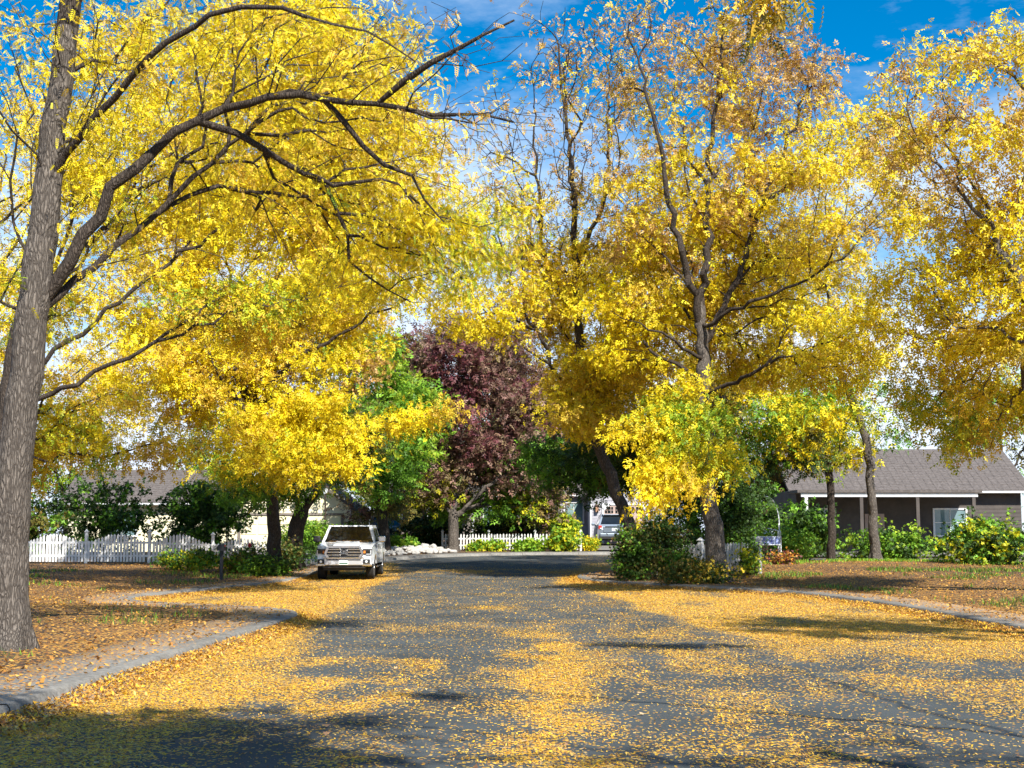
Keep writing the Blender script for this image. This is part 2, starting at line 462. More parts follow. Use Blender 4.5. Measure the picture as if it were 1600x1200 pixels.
# fallen-leaf cover (0..1) on the carriageway and on the verges
def cover_road(x, y):
    lb = np.interp(y, [0, 10, 17.8, 29, 40, 50, 58, 63, 70], [-3.0, -2.6, -2.8, -3.6, -4.2, -4.3, -4.4, -5.2, -6])
    rb = np.interp(y, [0, 12, 19.7, 25, 33, 40, 47, 52, 60], [5.4, 4.4, 3.6, 3.2, 2.9, 2.3, 1.7, 1.6, 3.0])
    w = 0.9 * (fbm(x * 0.7, y * 0.25, 3) - 0.5)
    e = np.maximum(lb - x, x - rb) + w * 1.3
    band = sstep(-0.25, 0.35, e)
    gap = sstep(0.60, 0.72, fbm(x * 0.9 + 5, y * 0.35, 31))
    band = band * (1 - 0.55 * gap)
    rightside = (x > 0.5) * (1 - sstep(18, 24, y))
    band = band * (1 - rightside * (0.45 + 0.45 * sstep(0.45, 0.55, fbm(x * 0.8 + 3, y * 0.45, 61))))
    p = fbm(x * 0.55 + 9, y * 0.28, 21)
    p2 = fbm(x * 1.7, y * 0.8, 41)
    near = 1 - sstep(17, 29, y)
    mid = 0.06 + 0.09 * sstep(0.46, 0.66, p2)
    col = np.exp(-((x - 0.35 - 0.02 * (y - 12)) / 0.5) ** 2) * near * 0.95
    col2 = np.exp(-((x + 1.7) / 0.8) ** 2) * np.exp(-((y - 14.0) / 3.0) ** 2) * 0.7
    col3 = np.exp(-((x - 2.6) / 0.7) ** 2) * near * 0.35
    patch = sstep(0.53, 0.61, p * 0.5 + p2 * 0.5) * (0.48 * near * np.where(x < 0.9, 1.0, 0.4) + 0.08 * (1 - near))
    c = mid + patch + (col + col2 + col3) * (0.15 + 0.85 * sstep(0.42, 0.54, p2))
    ring = np.exp(-(((x + 0.42) / 0.55) ** 2 + ((y - 32.3) / 0.9) ** 2)) * 0.6
    c = np.maximum(c + ring, band * 0.96)
    c = c * (1 - 0.75 * sstep(63, 68, y)) * np.where(y > 56, 0.8, 1.0)
    # yellow strip across the mouth of the bend
    c = np.maximum(c, 0.75 * np.exp(-((y - 57.0) / 2.0) ** 2) * sstep(0.40, 0.55, p2) * (x > -7))
    return np.clip(c, 0.02, 0.97)

def cover_verge(x, y, s):
    c = 0.55 + 0.5 * (fbm(x * 0.5, y * 0.5, 77) - 0.4)
    c = c * (1 - 0.7 * sstep(66, 72, y)) * (1 - 0.55 * sstep(4, 12, s))
    return np.clip(c, 0.03, 0.95)

# one big ground sheet to the horizon
gx = axis(-900, 900, -40, 44, 1.0); gy = axis(-300, 1500, -12, 110, 1.0)
X, Y = np.meshgrid(gx, gy)
S = verge_dist(X.ravel(), Y.ravel()).reshape(X.shape)
Z = g0(Y) - 0.09 + sstep(0.25, 1.05, S) * (verge_h(S, X, Y) + 0.09 - 0.012)
Z += 0.06 * (fbm(X * 0.15, Y * 0.15, 8) - 0.5) * sstep(4, 12, S)
cv = cover_verge(X, Y, S)
me = mesh_np('ground', np.stack([X, Y, Z], -1).reshape(-1, 3), grid_faces(len(gx), len(gy)), np.repeat(cv.reshape(-1, 1), 3, 1))
ground = tag(link('ground', me, M['soil'], smooth=True), 'brown soil and leaf litter ground beside the street', kind='structure')

# the asphalt carriageway: only the cells on the road side of the curbs
rx = np.arange(-11, 30.01, 0.25); ry = np.arange(-30, 80.01, 0.25)
X, Y = np.meshgrid(rx, ry)
S = verge_dist(X.ravel(), Y.ravel()).reshape(X.shape)
crown_z = 0.0
F = grid_faces(len(rx), len(ry))
keep = (S.reshape(-1)[F] < 0.30).any(1)
F = F[keep]
used = np.unique(F); remap = np.full(X.size, -1); remap[used] = np.arange(len(used))
V = np.stack([X, Y, g0(Y)], -1).reshape(-1, 3)[used]
cr = cover_road(X, Y).reshape(-1, 1)[used]
road = tag(link('road', mesh_np('road', V, remap[F], np.repeat(cr, 3, 1)), M['road'], smooth=True), 'dark asphalt street strewn with yellow fallen leaves', kind='structure')

# curbs with attached walk: poured in bays, each bay a slab with its own joint
def walk(name, line, sign, label, y_min=-12, x_max=34, width=1.15):
    root = tag(empty(name), label, kind='structure')
    ln = line
    t = np.gradient(ln, axis=0); t /= np.linalg.norm(t, axis=1)[:, None]
    nrm = np.stack([-t[:, 1], t[:, 0]], 1) * sign
    prof = [(-0.34, 0.006), (-0.01, 0.012), (0.012, 0.095), (0.035, 0.122), (0.16, 0.128), (0.5, 0.132), (width, 0.142), (width + 0.03, 0.02)]
    step = 6
    for i0 in range(0, len(ln) - 1, step):
        i1 = min(i0 + step, len(ln) - 1)
        if i1 <= i0: break
        mid = ln[(i0 + i1) // 2]
        if mid[1] < y_min or mid[0] > x_max: continue
        idx = np.arange(i0, i1 + 1)
        pl = ln[idx].copy(); nn = nrm[idx]
        pl[0] += t[i0] * 0.008; pl[-1] -= t[i1] * 0.008
        rows = []
        dz = rng.uniform(-0.004, 0.004)
        for o, h in prof:
            q = pl + nn * o
            rows.append(np.column_stack([q, g0(q[:, 1]) + h + dz]))
        V = np.concatenate(rows)
        n = len(idx)
        F = grid_faces(n, len(prof))
        if sign > 0: F = F[:, ::-1]
        q = V[:, :2]
        edge = np.repeat([0.9, -0.5, -0.5, -0.5, 0.05, 0.5, 0.9, 0.9], n)
        cvv = np.clip(edge + 0.5 * (fbm(q[:, 0] * 0.8, q[:, 1] * 0.8, 91) - 0.45), 0, 1) * np.where(q[:, 1] > 63, 0.12, 1.0)
        link('slab', mesh_np('slab', V, F, np.repeat(cvv[:, None], 3, 1)), M['concrete'], root, smooth=True)
    return root

walk('left_sidewalk', LEFT, 1, 'pale concrete curb and walk curving along the left side')
walk('right_sidewalk', RIGHT, -1, 'pale concrete curb and walk curving along the right side')

# driveways laid on the verge
def sheet(name, quad, lift, mat, cover, label, nx=8, ny=12):
    u = np.linspace(0, 1, nx); v = np.linspace(0, 1, ny)
    U, W = np.meshgrid(u, v)
    q = [np.array(p) for p in quad]
    xy = (q[0] * ((1 - U) * (1 - W))[..., None] + q[1] * (U * (1 - W))[..., None] + q[2] * (U * W)[..., None] + q[3] * ((1 - U) * W)[..., None]).reshape(-1, 2)
    z = gz(xy[:, 0], xy[:, 1]) + lift
    c = np.full((len(xy), 3), cover)
    return tag(link(name, mesh_np(name, np.column_stack([xy, z]), grid_faces(nx, ny), c), mat, smooth=True), label, kind='structure')

sheet('driveway', [(4.6, 75.9), (9.6, 75.9), (9.0, 89.0), (4.95, 89.0)], 0.06, M['concrete'], 0.03, 'pale concrete driveway in front of the grey garage')
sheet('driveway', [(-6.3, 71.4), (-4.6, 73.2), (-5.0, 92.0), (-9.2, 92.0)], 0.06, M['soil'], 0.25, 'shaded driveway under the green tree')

# ------------------------------------------------------------------ leaves
def pinnate(pairs, L, ll, lw, droop=0.25, fold=0.35, tri=False):
    """compound leaf along +x: pairs of narrow leaflets and a terminal one"""
    V, F = [], []
    def leaflet(o, ang, l, w, tilt):
        d = np.array([math.cos(ang), math.sin(ang), tilt]); d /= np.linalg.norm(d)
        n = np.array([-math.sin(ang), math.cos(ang), 0.0])
        k = len(V)
        if tri:
            V.extend([o + n * w * 0.42 + d * l * 0.1, o - n * w * 0.42 + d * l * 0.25 + np.array([0, 0, -w * 0.2]), o + d * l])
            F.append([k, k + 1, k + 2])
            return
        V.extend([o, o + d * l * 0.45 + n * w / 2, o + d * l, o + d * l * 0.45 - n * w / 2 + np.array([0, 0, -w * 0.25])])
        F.append([k, k + 1, k + 2, k + 3])
    for i in range(pairs):
        t = (i + 0.7) / (pairs + 0.5)
        x = t * L; z = -droop * L * t * t
        s = 1.0 - 0.25 * abs(t - 0.45)
        for sg in (-1, 1):
            leaflet(np.array([x, 0, z]), sg * (1.15 - 0.4 * t), ll * s, lw * s, -fold - 0.2 * t)
    leaflet(np.array([L * 0.93, 0, -droop * L * 0.9]), 0.0, ll, lw, -0.6)
    return np.array(V), np.array(F)

def broad(L, w, fold=0.25):
    V = np.array([[0.05 * L, w / 2, fold * w], [0.2 * L, -w / 2, fold * w * 0.4], [L, 0.1 * w, -0.15 * L]])
    return V, np.array([[0, 1, 2]])

def palm3(L, w):
    """three-leaflet spray"""
    V, F = [], []
    for a in (-0.9, 0.0, 0.9):
        v, f = broad(L * (1.0 if a == 0 else 0.8), w)
        c, s = math.cos(a), math.sin(a)
        v = np.column_stack([v[:, 0] * c - v[:, 1] * s, v[:, 0] * s + v[:, 1] * c, v[:, 2]])
        F.append(f + len(V) * 3); V.append(v)
    return np.concatenate(V), np.concatenate(F)

LEAF = {
    'locust_near': pinnate(5, 0.20, 0.066, 0.040, tri=True),
    'locust': pinnate(2, 0.19, 0.112, 0.078, tri=True),
    'ash': pinnate(2, 0.20, 0.135, 0.085, 0.15, 0.25, tri=True),
    'broad': palm3(0.14, 0.10),
    'small': palm3(0.085, 0.06),
}
PAL = {
    'yellow': [(0.90, 0.73, 0.012), (0.88, 0.66, 0.010), (0.92, 0.79, 0.04), (0.84, 0.58, 0.008), (0.88, 0.75, 0.015)],
    'gold': [(0.82, 0.58, 0.03), (0.76, 0.50, 0.05), (0.86, 0.66, 0.07), (0.68, 0.42, 0.04), (0.88, 0.68, 0.02)],
    'tan': [(0.62, 0.38, 0.11), (0.52, 0.30, 0.08), (0.72, 0.50, 0.20), (0.76, 0.52, 0.08), (0.44, 0.23, 0.06)],
    'yelgreen': [(0.55, 0.58, 0.02), (0.36, 0.48, 0.03), (0.68, 0.62, 0.02), (0.22, 0.36, 0.025), (0.76, 0.64, 0.015)],
    'green': [(0.13, 0.30, 0.02), (0.19, 0.40, 0.03), (0.26, 0.48, 0.035), (0.09, 0.21, 0.016)],
    'lime': [(0.30, 0.46, 0.03), (0.22, 0.40, 0.025), (0.40, 0.50, 0.03)],
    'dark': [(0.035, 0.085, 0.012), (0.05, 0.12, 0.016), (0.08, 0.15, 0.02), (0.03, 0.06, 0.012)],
    'olive': [(0.16, 0.15, 0.03), (0.22, 0.19, 0.035), (0.12, 0.14, 0.025), (0.28, 0.20, 0.04)],
    'purple': [(0.18, 0.045, 0.055), (0.23, 0.075, 0.075), (0.13, 0.035, 0.045), (0.25, 0.12, 0.085), (0.20, 0.06, 0.085)],
    'mauve': [(0.28, 0.14, 0.115), (0.33, 0.20, 0.15), (0.24, 0.17, 0.09), (0.20, 0.08, 0.08), (0.28, 0.21, 0.10)],
    'red': [(0.55, 0.03, 0.05), (0.65, 0.06, 0.09)],
    'pink': [(0.62, 0.22, 0.34), (0.72, 0.40, 0.48)],
    'orange': [(0.62, 0.26, 0.03), (0.50, 0.18, 0.03), (0.70, 0.36, 0.05)],
    'flowerwhite': [(0.75, 0.72, 0.68), (0.65, 0.5, 0.55)],
}

def place_leaves(tpl, pos, dirs, scale, cols, nrm_up=0.6):
    """instances of a leaf template merged into arrays"""
    V0, F0 = tpl
    n = len(pos)
    x = dirs / (np.linalg.norm(dirs, axis=1, keepdims=True) + 1e-9)
    up = rng.normal(size=(n, 3)) * (1 - nrm_up) + np.array([0, 0, nrm_up])
    y = np.cross(up, x); y /= (np.linalg.norm(y, axis=1, keepdims=True) + 1e-9)
    z = np.cross(x, y)
    W = scale[:, None, None] * (V0[None, :, 0:1] * x[:, None] + V0[None, :, 1:2] * y[:, None] + V0[None, :, 2:3] * z[:, None]) + pos[:, None]
    k = len(V0)
    F = (F0[None] + (np.arange(n) * k)[:, None, None]).reshape(-1, F0.shape[1])
    # colour per leaflet
    C = np.repeat(cols, k, axis=0)
    nf = len(F0)
    if nf > 1:
        kv = k // nf; j = np.repeat(rng.uniform(0.85, 1.12, (n, nf, 1)), kv, axis=1).reshape(n * nf * kv, 1)
        if len(j) == len(C): C = C * j
    return W.reshape(-1, 3), F, np.clip(C, 0, 0.95)

def pick_cols(names, mixw=0.0, alt=None):
    out = np.empty((len(names), 3))
    names = np.array(names)
    for nm in np.unique(names):
        m = names == nm
        p = np.array(PAL[nm.replace('near_', '')])
        a = p[rng.integers(0, len(p), m.sum())]; b = p[rng.integers(0, len(p), m.sum())]
        t = rng.uniform(0, 1, (m.sum(), 1))
        out[m] = a * t + b * (1 - t)
    return out * rng.uniform(0.82, 1.15, (len(names), 1))

# ------------------------------------------------------------------ trees
def tube_mesh(pos, par, rad, keep_r, split=None):
    """prisms along every edge, rings turned with the local branch direction"""
    n = len(pos)
    ch = np.arange(1, n); pa = par[1:]
    ok = rad[ch] >= keep_r
    ch, pa = ch[ok], pa[ok]
    tan = np.zeros((n, 3)); e = pos[ch] - pos[pa]
    e /= (np.linalg.norm(e, axis=1, keepdims=True) + 1e-9)
    nt = np.zeros((n, 3)); nt[ch] = e
    nt[0] = e[0]
    # average with the thickest child
    order = np.argsort(rad[ch])
    main = np.full(n, -1); main[pa[order]] = ch[order]
    has = main >= 0
    tan = nt.copy(); tan[has] += nt[main[has]]
    tan /= (np.linalg.norm(tan, axis=1, keepdims=True) + 1e-9)
    Vs, Fs = [], []
    off = 0
    for lo, hi, K in ((0.15, 99, 26), (0.07, 0.15, 10), (0.022, 0.07, 6), (0.0, 0.022, 3)):
        m = (rad[ch] >= lo) & (rad[ch] < hi)
        c, p = ch[m], pa[m]
        if len(c) == 0: continue
        ismain = main[p] == c
        tp = np.where(ismain[:, None], tan[p], nt[c])
        rp = np.where(ismain, np.minimum(rad[p], rad[c] * 1.5), np.minimum(rad[p], rad[c] * 1.15))
        ang = np.arange(K) * 2 * np.pi / K
        rings = []
        for tt, rr, qq in ((tp, rp, pos[p]), (tan[c], rad[c], pos[c])):
            ref = np.tile(np.array([0.31, 0.93, 0.17]), (len(c), 1))
            a = np.cross(tt, ref); a /= (np.linalg.norm(a, axis=1, keepdims=True) + 1e-9)
            b = np.cross(tt, a)
            wob = 1.0
            if K == 26:
                zz = qq[:, 2:3]; aa = ang[None, :]
                w1 = vnoise(aa * 26 / 6.2832 * 0.55 + 40, zz * 1.6 + 0 * aa, 71) - 0.5
                w2 = np.cos(aa * 2 + zz * 0.9) * 0.035
                fl = np.exp(-np.clip(zz - pos[0, 2], 0, 9) / 0.30) * (0.20 * np.cos(aa * 5 + pos[0, 0]) + 0.10 * np.cos(aa * 3))
                wob = (1 + 0.13 * w1 + w2 + fl)[:, :, None]
            rings.append(qq[:, None] + rr[:, None, None] * wob * (np.cos(ang)[None, :, None] * a[:, None] + np.sin(ang)[None, :, None] * b[:, None]))
        V = np.concatenate([rings[0], rings[1]], 1)          # (m, 2K, 3)
        k = np.arange(K); k2 = (k + 1) % K
        F0 = np.stack([k, k2, k2 + K, k + K], -1)
        F = (F0[None] + (np.arange(len(c)) * 2 * K)[:, None, None]).reshape(-1, 4) + off
        if split is not None and K < 26:
            F = F - off
            split.append((V.reshape(-1, 3), F)); continue
        Vs.append(V.reshape(-1, 3)); Fs.append(F); off += len(c) * 2 * K
    if not Vs: return np.zeros((0, 3)), np.zeros((0, 4), int)
    return np.concatenate(Vs), np.concatenate(Fs)

def joined(parts):
    off = 0; V, F = [], []
    for v, f in parts:
        V.append(v); F.append(f + off); off += len(v)
    return np.concatenate(V), np.concatenate(F)

GROW = {}
def grow(limbs, attract, alpha=0.35, step=0.55, wander=0.06, sag=0.0):
    pos, par, plen, dr = [], [], [], []
    lt = []
    for li, lb in enumerate(limbs):
        pts = np.array([tuple(p) for p in lb], float)
        sm = smooth_line(pts, 8)
        sm = resample(sm, step * 0.7)
        if li == 0:
            prev = -1; start = 0
        else:
            A = np.array(pos); prev = int(np.argmin(((A - sm[0]) ** 2).sum(1))); start = 1
        for qi, q in enumerate(sm[start:]):
            lt.append((qi / max(1, len(sm) - 1), li))
            q = q + rng.normal(size=3) * wander * (0.5 if li == 0 else 1.0)
            if prev < 0:
                pos.append(q); par.append(-1); plen.append(0.0); dr.append(np.array([0, 0, 1.0]))
            else:
                d = q - pos[prev]; l = np.linalg.norm(d)
                pos.append(q); par.append(prev); plen.append(plen[prev] + l); dr.append(d / (l + 1e-9))
            prev = len(pos) - 1
    nl = len(pos)
    cap = nl + len(attract) * 14 + 10
    PA = np.zeros((cap, 3)); PL = np.zeros(cap); DR = np.zeros((cap, 3)); PR = np.full(cap, -1)
    n = nl
    PA[:n] = pos; PL[:n] = plen; DR[:n] = dr; PR[:n] = par
    # trunk foot is not allowed to sprout
    base_block = PA[:nl, 2] < PA[0, 2] + 1.6
    att = np.array(attract)
    d0 = np.min(np.linalg.norm(att[:, None] - PA[None, :nl], axis=2), axis=1)
    tips = np.full(len(att), -1)
    for ai in np.argsort(d0):
        a = att[ai]
        w = a - PA[:n]
        l = np.linalg.norm(w, axis=1) + 1e-6
        cosv = (w * DR[:n]).sum(1) / l
        cost = l * (1.0 + 0.55 * (1 - cosv)) + alpha * PL[:n]
        cost[:nl][base_block] += 50
        k = int(np.argmin(cost))
        dist = l[k]
        m = min(12, max(1, int(math.ceil(dist / step))))
        ctrl = PA[k] + DR[k] * dist * 0.35 + np.array([0, 0, 0.10 * dist])
        last = k
        for j in range(1, m + 1):
            t = j / m
            q = (1 - t) ** 2 * PA[k] + 2 * t * (1 - t) * ctrl + t * t * a
            q = q + rng.normal(size=3) * wander * (1 - 0.4 * t)
            d = q - PA[last]; ll = np.linalg.norm(d) + 1e-6
            PA[n] = q; PR[n] = last; PL[n] = PL[last] + ll; DR[n] = d / ll
            last = n; n += 1
        tips[ai] = last
    GROW['lt'] = np.array(lt)
    return PA[:n], PR[:n], DR[:n], tips, nl

def radii(par, r_tip, r_base):
    n = len(par)
    cnt = np.zeros(n)
    kids = np.zeros(n, int)
    np.add.at(kids, par[1:], 1)
    tips = (kids == 0).sum()
    e = np.clip(math.log(max(tips, 2)) / math.log(r_base / r_tip), 1.5, 3.2)
    acc = np.where(kids == 0, r_tip ** e, 0.0)
    for i in range(n - 1, 0, -1):
        acc[par[i]] += acc[i]
    r = acc ** (1 / e)
    return r * (r_base / r[0]) ** (np.clip((r - r_tip) / (r[0] - r_tip), 0, 1) ** 0.35)

def blob_points(blobs):
    """crown volumes given as (px, py, depth, rx px, ry px, r depth m, clusters, per cluster, palette, leaves per tip)"""
    A, pal, nleaf = [], [], []
    for (px, py, d, rx, ry, rz, nc, per, names, lv) in blobs:
        c = np.array(P(px, py, d)); s = d / FPX
        for _ in range(nc):
            while True:
                q = rng.uniform(-1, 1, 3); rr = np.linalg.norm(q)
                if 0.25 < rr < 1 and rng.uniform() < rr: break
            cc = c + q * np.array([rx * s, rz, ry * s])
            nm = names[rng.integers(0, len(names))]
            sz = rng.uniform(0.34, 0.78) * (0.68 if rz < 0.45 else 1.0)
            out = q * np.array([1, 1, 0.3])
            for k in range(per):
                A.append(cc + rng.normal(size=3) * np.array([0.78, 0.78, 0.24]) * sz); pal.append(nm); nleaf.append(lv)
    return np.array(A), pal, np.array(nleaf)

_old_blob = blob_points
def blob_points(blobs):
    A, pal, nl = [], [], []
    for bl in blobs:
        if len(bl) == 10:
            a, p, l = _old_blob([bl])
            A.append(a); pal += p; nl.append(l)
        else:
            c, r, n, per, names, lv = bl
            pts = []
            for _ in range(n):
                while True:
                    q = rng.uniform(-1, 1, 3); rr = np.linalg.norm(q)
                    if 0.2 < rr < 1: break
                cc = np.array(c) + q * np.array(r)
                nm = names[rng.integers(0, len(names))]
                for k in range(per):
                    pts.append(cc + rng.normal(size=3) * np.array([1, 1, 0.35]) * (0.55 if min(r) >= 1 else min(r) * 0.6)); pal.append(nm); nl.append(np.array([lv]))
            A.append(np.array(pts))
    return np.concatenate(A), pal, np.concatenate([np.atleast_1d(x) for x in nl])

def make_tree(name, base, limbs, blobs, label, cat='tree', leaf='locust', r_base=0.3, r_tip=0.006, group=None, bark='bark',
              alpha=0.35, spread=0.16, size=1.0, droop=0.45, minz=None, wander=0.06, twig_r=0.0, limb_r=None, limb_f=None, branch_bark='bark_dark', trunk_top=None):
    base = Vector(base)
    root = tag(empty(name, base), label, cat, group)
    A, pal, nleaf = blob_points(blobs)
    if minz is not None:
        A[:, 2] = np.maximum(A[:, 2], minz)
    pos, par, dr, tips, nl = grow(limbs, A, alpha=alpha, wander=wander)
    rad = radii(par, r_tip, r_base)
    if limb_r:
        lt = GROW['lt'][:, 0]; li = GROW['lt'][:, 1].astype(int)
        fac = np.array(([1.0] + (limb_f or []) + [0.62] * 20))[li]
        lm = (limb_r[0] * (1 - lt) + limb_r[1] * lt) * fac
        tr = r_base * (1 - lt) + (trunk_top or max(limb_r[0] * 1.15, r_base * 0.45)) * lt
        rad[:nl] = np.where(li > 0, lm, tr)
        for i in range(nl, len(par)):
            rad[i] = min(rad[i], rad[par[i]] * 0.9)
    # root flare
    h = pos[:, 2] - pos[0, 2]
    rad = np.where(np.arange(len(pos)) < nl, rad * (1 + 0.55 * np.exp(-np.clip(h, 0, 9) / 0.28) * (rad > r_base * 0.5)), rad)
    b = np.array(base)
    thin = []
    V, F = tube_mesh(pos - b, par, rad, twig_r, thin if limb_r else None)
    if len(V):
        link('trunk', mesh_np('trunk', V, F), M[bark], root, smooth=True)
    if thin:
        V, F = joined(thin)
        link('branches', mesh_np('branches', V, F), M[branch_bark], root, smooth=True)  # branches take a darker bark: their backlit darkness is put into the colour
    # leaves round the twig ends and a little way back along the twig
    idx, pos_l, dirs, names = [], [], [], []
    reps = rng.poisson(nleaf * (1.65 if leaf.startswith('locust') else 1.0))
    ti = np.repeat(np.arange(len(tips)), reps)
    tip = tips[ti]
    back = par[tip]
    f = rng.uniform(0, 1, len(ti)) ** 1.4
    q = pos[tip] * (1 - f)[:, None] + pos[np.maximum(back, 0)] * f[:, None]
    q = q + rng.normal(size=q.shape) * spread
    d = dr[tip] * 0.5 + rng.normal(size=q.shape) * 0.7
    d[:, 2] -= droop
    cols = pick_cols([pal[i] for i in ti])
    # clusters keep a common tone
    tone = rng.uniform(0.66, 1.12, len(tips))
    cols = cols * tone[ti][:, None]
    sc = (0.6 + 0.7 * rng.uniform(0, 1, len(ti)) ** 1.2) * size
    nr = np.array([pal[i].startswith('near_') for i in ti], bool)
    if nr.any():
        V, F, C = place_leaves(LEAF['locust_near'], (q - b)[nr], d[nr], sc[nr], cols[nr], 0.55)
        link('leaf_spray', mesh_np('leaf_spray', V, F, C), M['leaf'], root)
    V, F, C = place_leaves(LEAF[leaf], (q - b)[~nr], d[~nr], sc[~nr], cols[~nr], 0.55)
    link('crown', mesh_np('crown', V, F, C), M['leaf'], root)
    return root, len(F)

TRIS = {}
def gp(px, py, d, extra=-0.12):
    """foot of a thing seen at pixel column px, distance d, put on the ground there"""
    p = P(px, py, d)
    return Vector((p.x, p.y, gz(p.x, p.y) + extra))

def tree(name, *a, **k):
    r, n = make_tree(name, *a, **k)
    TRIS[a[3] if len(a) > 3 else name] = n * 2
    return r

YG = ['yellow'] * 5 + ['gold'] * 2
def back(bl, dd=1.0, k=0.8):
    return [(p, q, d + dd, a, b_, rz * k, n, per, nm, lv) for (p, q, d, a, b_, rz, n, per, nm, lv) in bl]
def spray(p0, p1, d0, d1, n, names_in, names_out, lv, rx=13, ry=7, per=6, rz=0.22):
    out = []
    for k in range(n):
        t = (k + 0.5) / n
        nm = names_in if t < 0.45 else names_out
        out.append((p0[0] + (p1[0] - p0[0]) * t, p0[1] + (p1[1] - p0[1]) * t, d0 + (d1 - d0) * t, rx, ry, rz, 1, per, nm, lv))
    return out
# near tree on the left: its trunk stands beyond the left edge of the photograph, its limbs reach over the street
b1 = Vector((-6.75, 19.0, gz(-6.75, 19.0) - 0.1))
tree('locust_tree', b1,
     [[b1, (-6.7, 19, 2.5), (-6.5, 19.0, 5.0), (-6.3, 19.1, 8.0), (-6.0, 19.3, 11.0)],
      [(-6.6, 19, 4.4), P(110, 400, 19), P(210, 260, 19), P(350, 168, 19), P(470, 152, 18.8), P(560, 160, 18.6), P(680, 180, 18.4), P(800, 186, 18.2)],
      [P(600, 165, 18.5), P(650, 110, 18.2), P(720, 75, 18), P(800, 40, 17.8)],
      [(-6.5, 19, 4.6), P(250, 330, 20), P(380, 215, 20.5), P(430, 270, 21), P(500, 330, 21.5), P(560, 410, 22)],
      [(-6.4, 19, 6.6), P(250, 80, 18), P(380, 10, 17.5), P(500, 30, 17), P(580, 60, 17), P(650, 95, 17)],
      [P(500, 165, 18.7), P(560, 220, 18.9), P(640, 280, 19), P(690, 350, 19.2)],
      [P(330, 180, 19), P(440, 250, 19.6), P(520, 300, 20), P(560, 420, 20.5), P(640, 470, 21)]],
     [(470, 60, 20.5, 210, 120, 1.8, 40, 7, YG, 4.5), (420, 260, 21.8, 150, 110, 1.8, 30, 7, YG, 4.5), (600, 270, 20.8, 160, 100, 1.5, 32, 7, YG, 4.5),
      (705, 385, 20.8, 80, 65, 0.9, 24, 7, ['yellow', 'yellow', 'yelgreen'], 11), (640, 330, 20.8, 80, 60, 0.9, 14, 7, ['yellow'], 9), (600, 120, 19.2, 90, 70, 1.2, 12, 7, YG, 4), (760, 180, 18.2, 90, 70, 1.0, 10, 5, ['tan', 'gold'], 1.2),
      (150, 120, 20, 220, 180, 2.5, 46, 7, YG, 6), (120, 420, 20.5, 160, 120, 1.6, 18, 7, ['yellow', 'yelgreen', 'gold'], 6),
      (560, 420, 21.5, 90, 60, 1.0, 12, 6, ['yellow'], 5), (730, 60, 18, 70, 60, 1.0, 8, 5, ['tan'], 1.0)],
     'near yellow honey locust on the left whose long grey limb reaches over the street', leaf='locust_near', r_base=0.27, size=0.66, wander=0.035, limb_r=(0.10, 0.014), limb_f=[1.0, 0.5, 0.62, 0.62, 0.42, 0.5], r_tip=0.0045, group='yellow locust trees along the street', spread=0.13)


# the next locust along the left verge: its trunk is out of view, its crown fills the upper left
b13 = Vector((-12.6, 34.0, gz(-12.6, 34.0) - 0.1))
tree('locust_tree', b13,
     [[b13, b13 + Vector((0.2, 0, 3)), b13 + Vector((0.5, 0, 6)), b13 + Vector((1.0, 0, 9.5))],
      [b13 + Vector((0.4, 0, 5)), P(250, 420, 34), P(400, 330, 34), P(520, 250, 34), P(620, 200, 34)], [b13 + Vector((0.6, 0, 6.5)), P(250, 250, 34), P(380, 120, 34.5), P(500, 40, 35)],
      [b13 + Vector((0.4, 0, 4.5)), P(280, 520, 33.5), P(400, 480, 33.5), P(500, 470, 33.5)], [b13 + Vector((0.5, 0, 6)), P(120, 300, 33), P(60, 120, 33)]],
     [(470, 90, 35.5, 190, 120, 2.4, 66, 7, YG, 11), (420, 300, 35.5, 150, 120, 2.2, 58, 7, YG, 11), (570, 240, 35, 110, 110, 2.0, 36, 7, YG, 10), (560, 400, 35, 100, 70, 1.6, 22, 6, YG, 9),
      (380, 480, 34.5, 120, 60, 1.6, 24, 7, ['yellow', 'gold', 'yelgreen'], 10), (200, 200, 34, 150, 200, 2.6, 50, 7, YG, 9)],
     'yellow locust crown filling the upper left behind the long grey limb', leaf='locust', r_base=0.26, group='yellow locust trees along the street', size=0.9, spread=0.2, limb_r=(0.11, 0.02), bark='bark_dark')

yl0 = ['yellow']
SPR2 = (spray((440, 640), (560, 690), 48.5, 46.5, 8, yl0, yl0, 15, 15, 8, 7, 0.4) + spray((430, 660), (550, 735), 48.3, 46.3, 8, yl0, yl0, 15, 15, 8, 7, 0.4) + spray((420, 670), (380, 735), 48.3, 46.6, 6, yl0, ['yellow', 'gold'], 14, 15, 8, 7, 0.4) +
        spray((430, 680), (490, 745), 48, 46.4, 6, ['yellow', 'yelgreen'], yl0, 15, 15, 8, 7, 0.4) + spray((400, 640), (350, 690), 48.3, 47, 5, yl0, ['yellow', 'gold'], 13, 15, 8, 7, 0.4) + spray((450, 630), (530, 630), 48.6, 47, 6, yl0, yl0, 13, 15, 8, 7, 0.4))
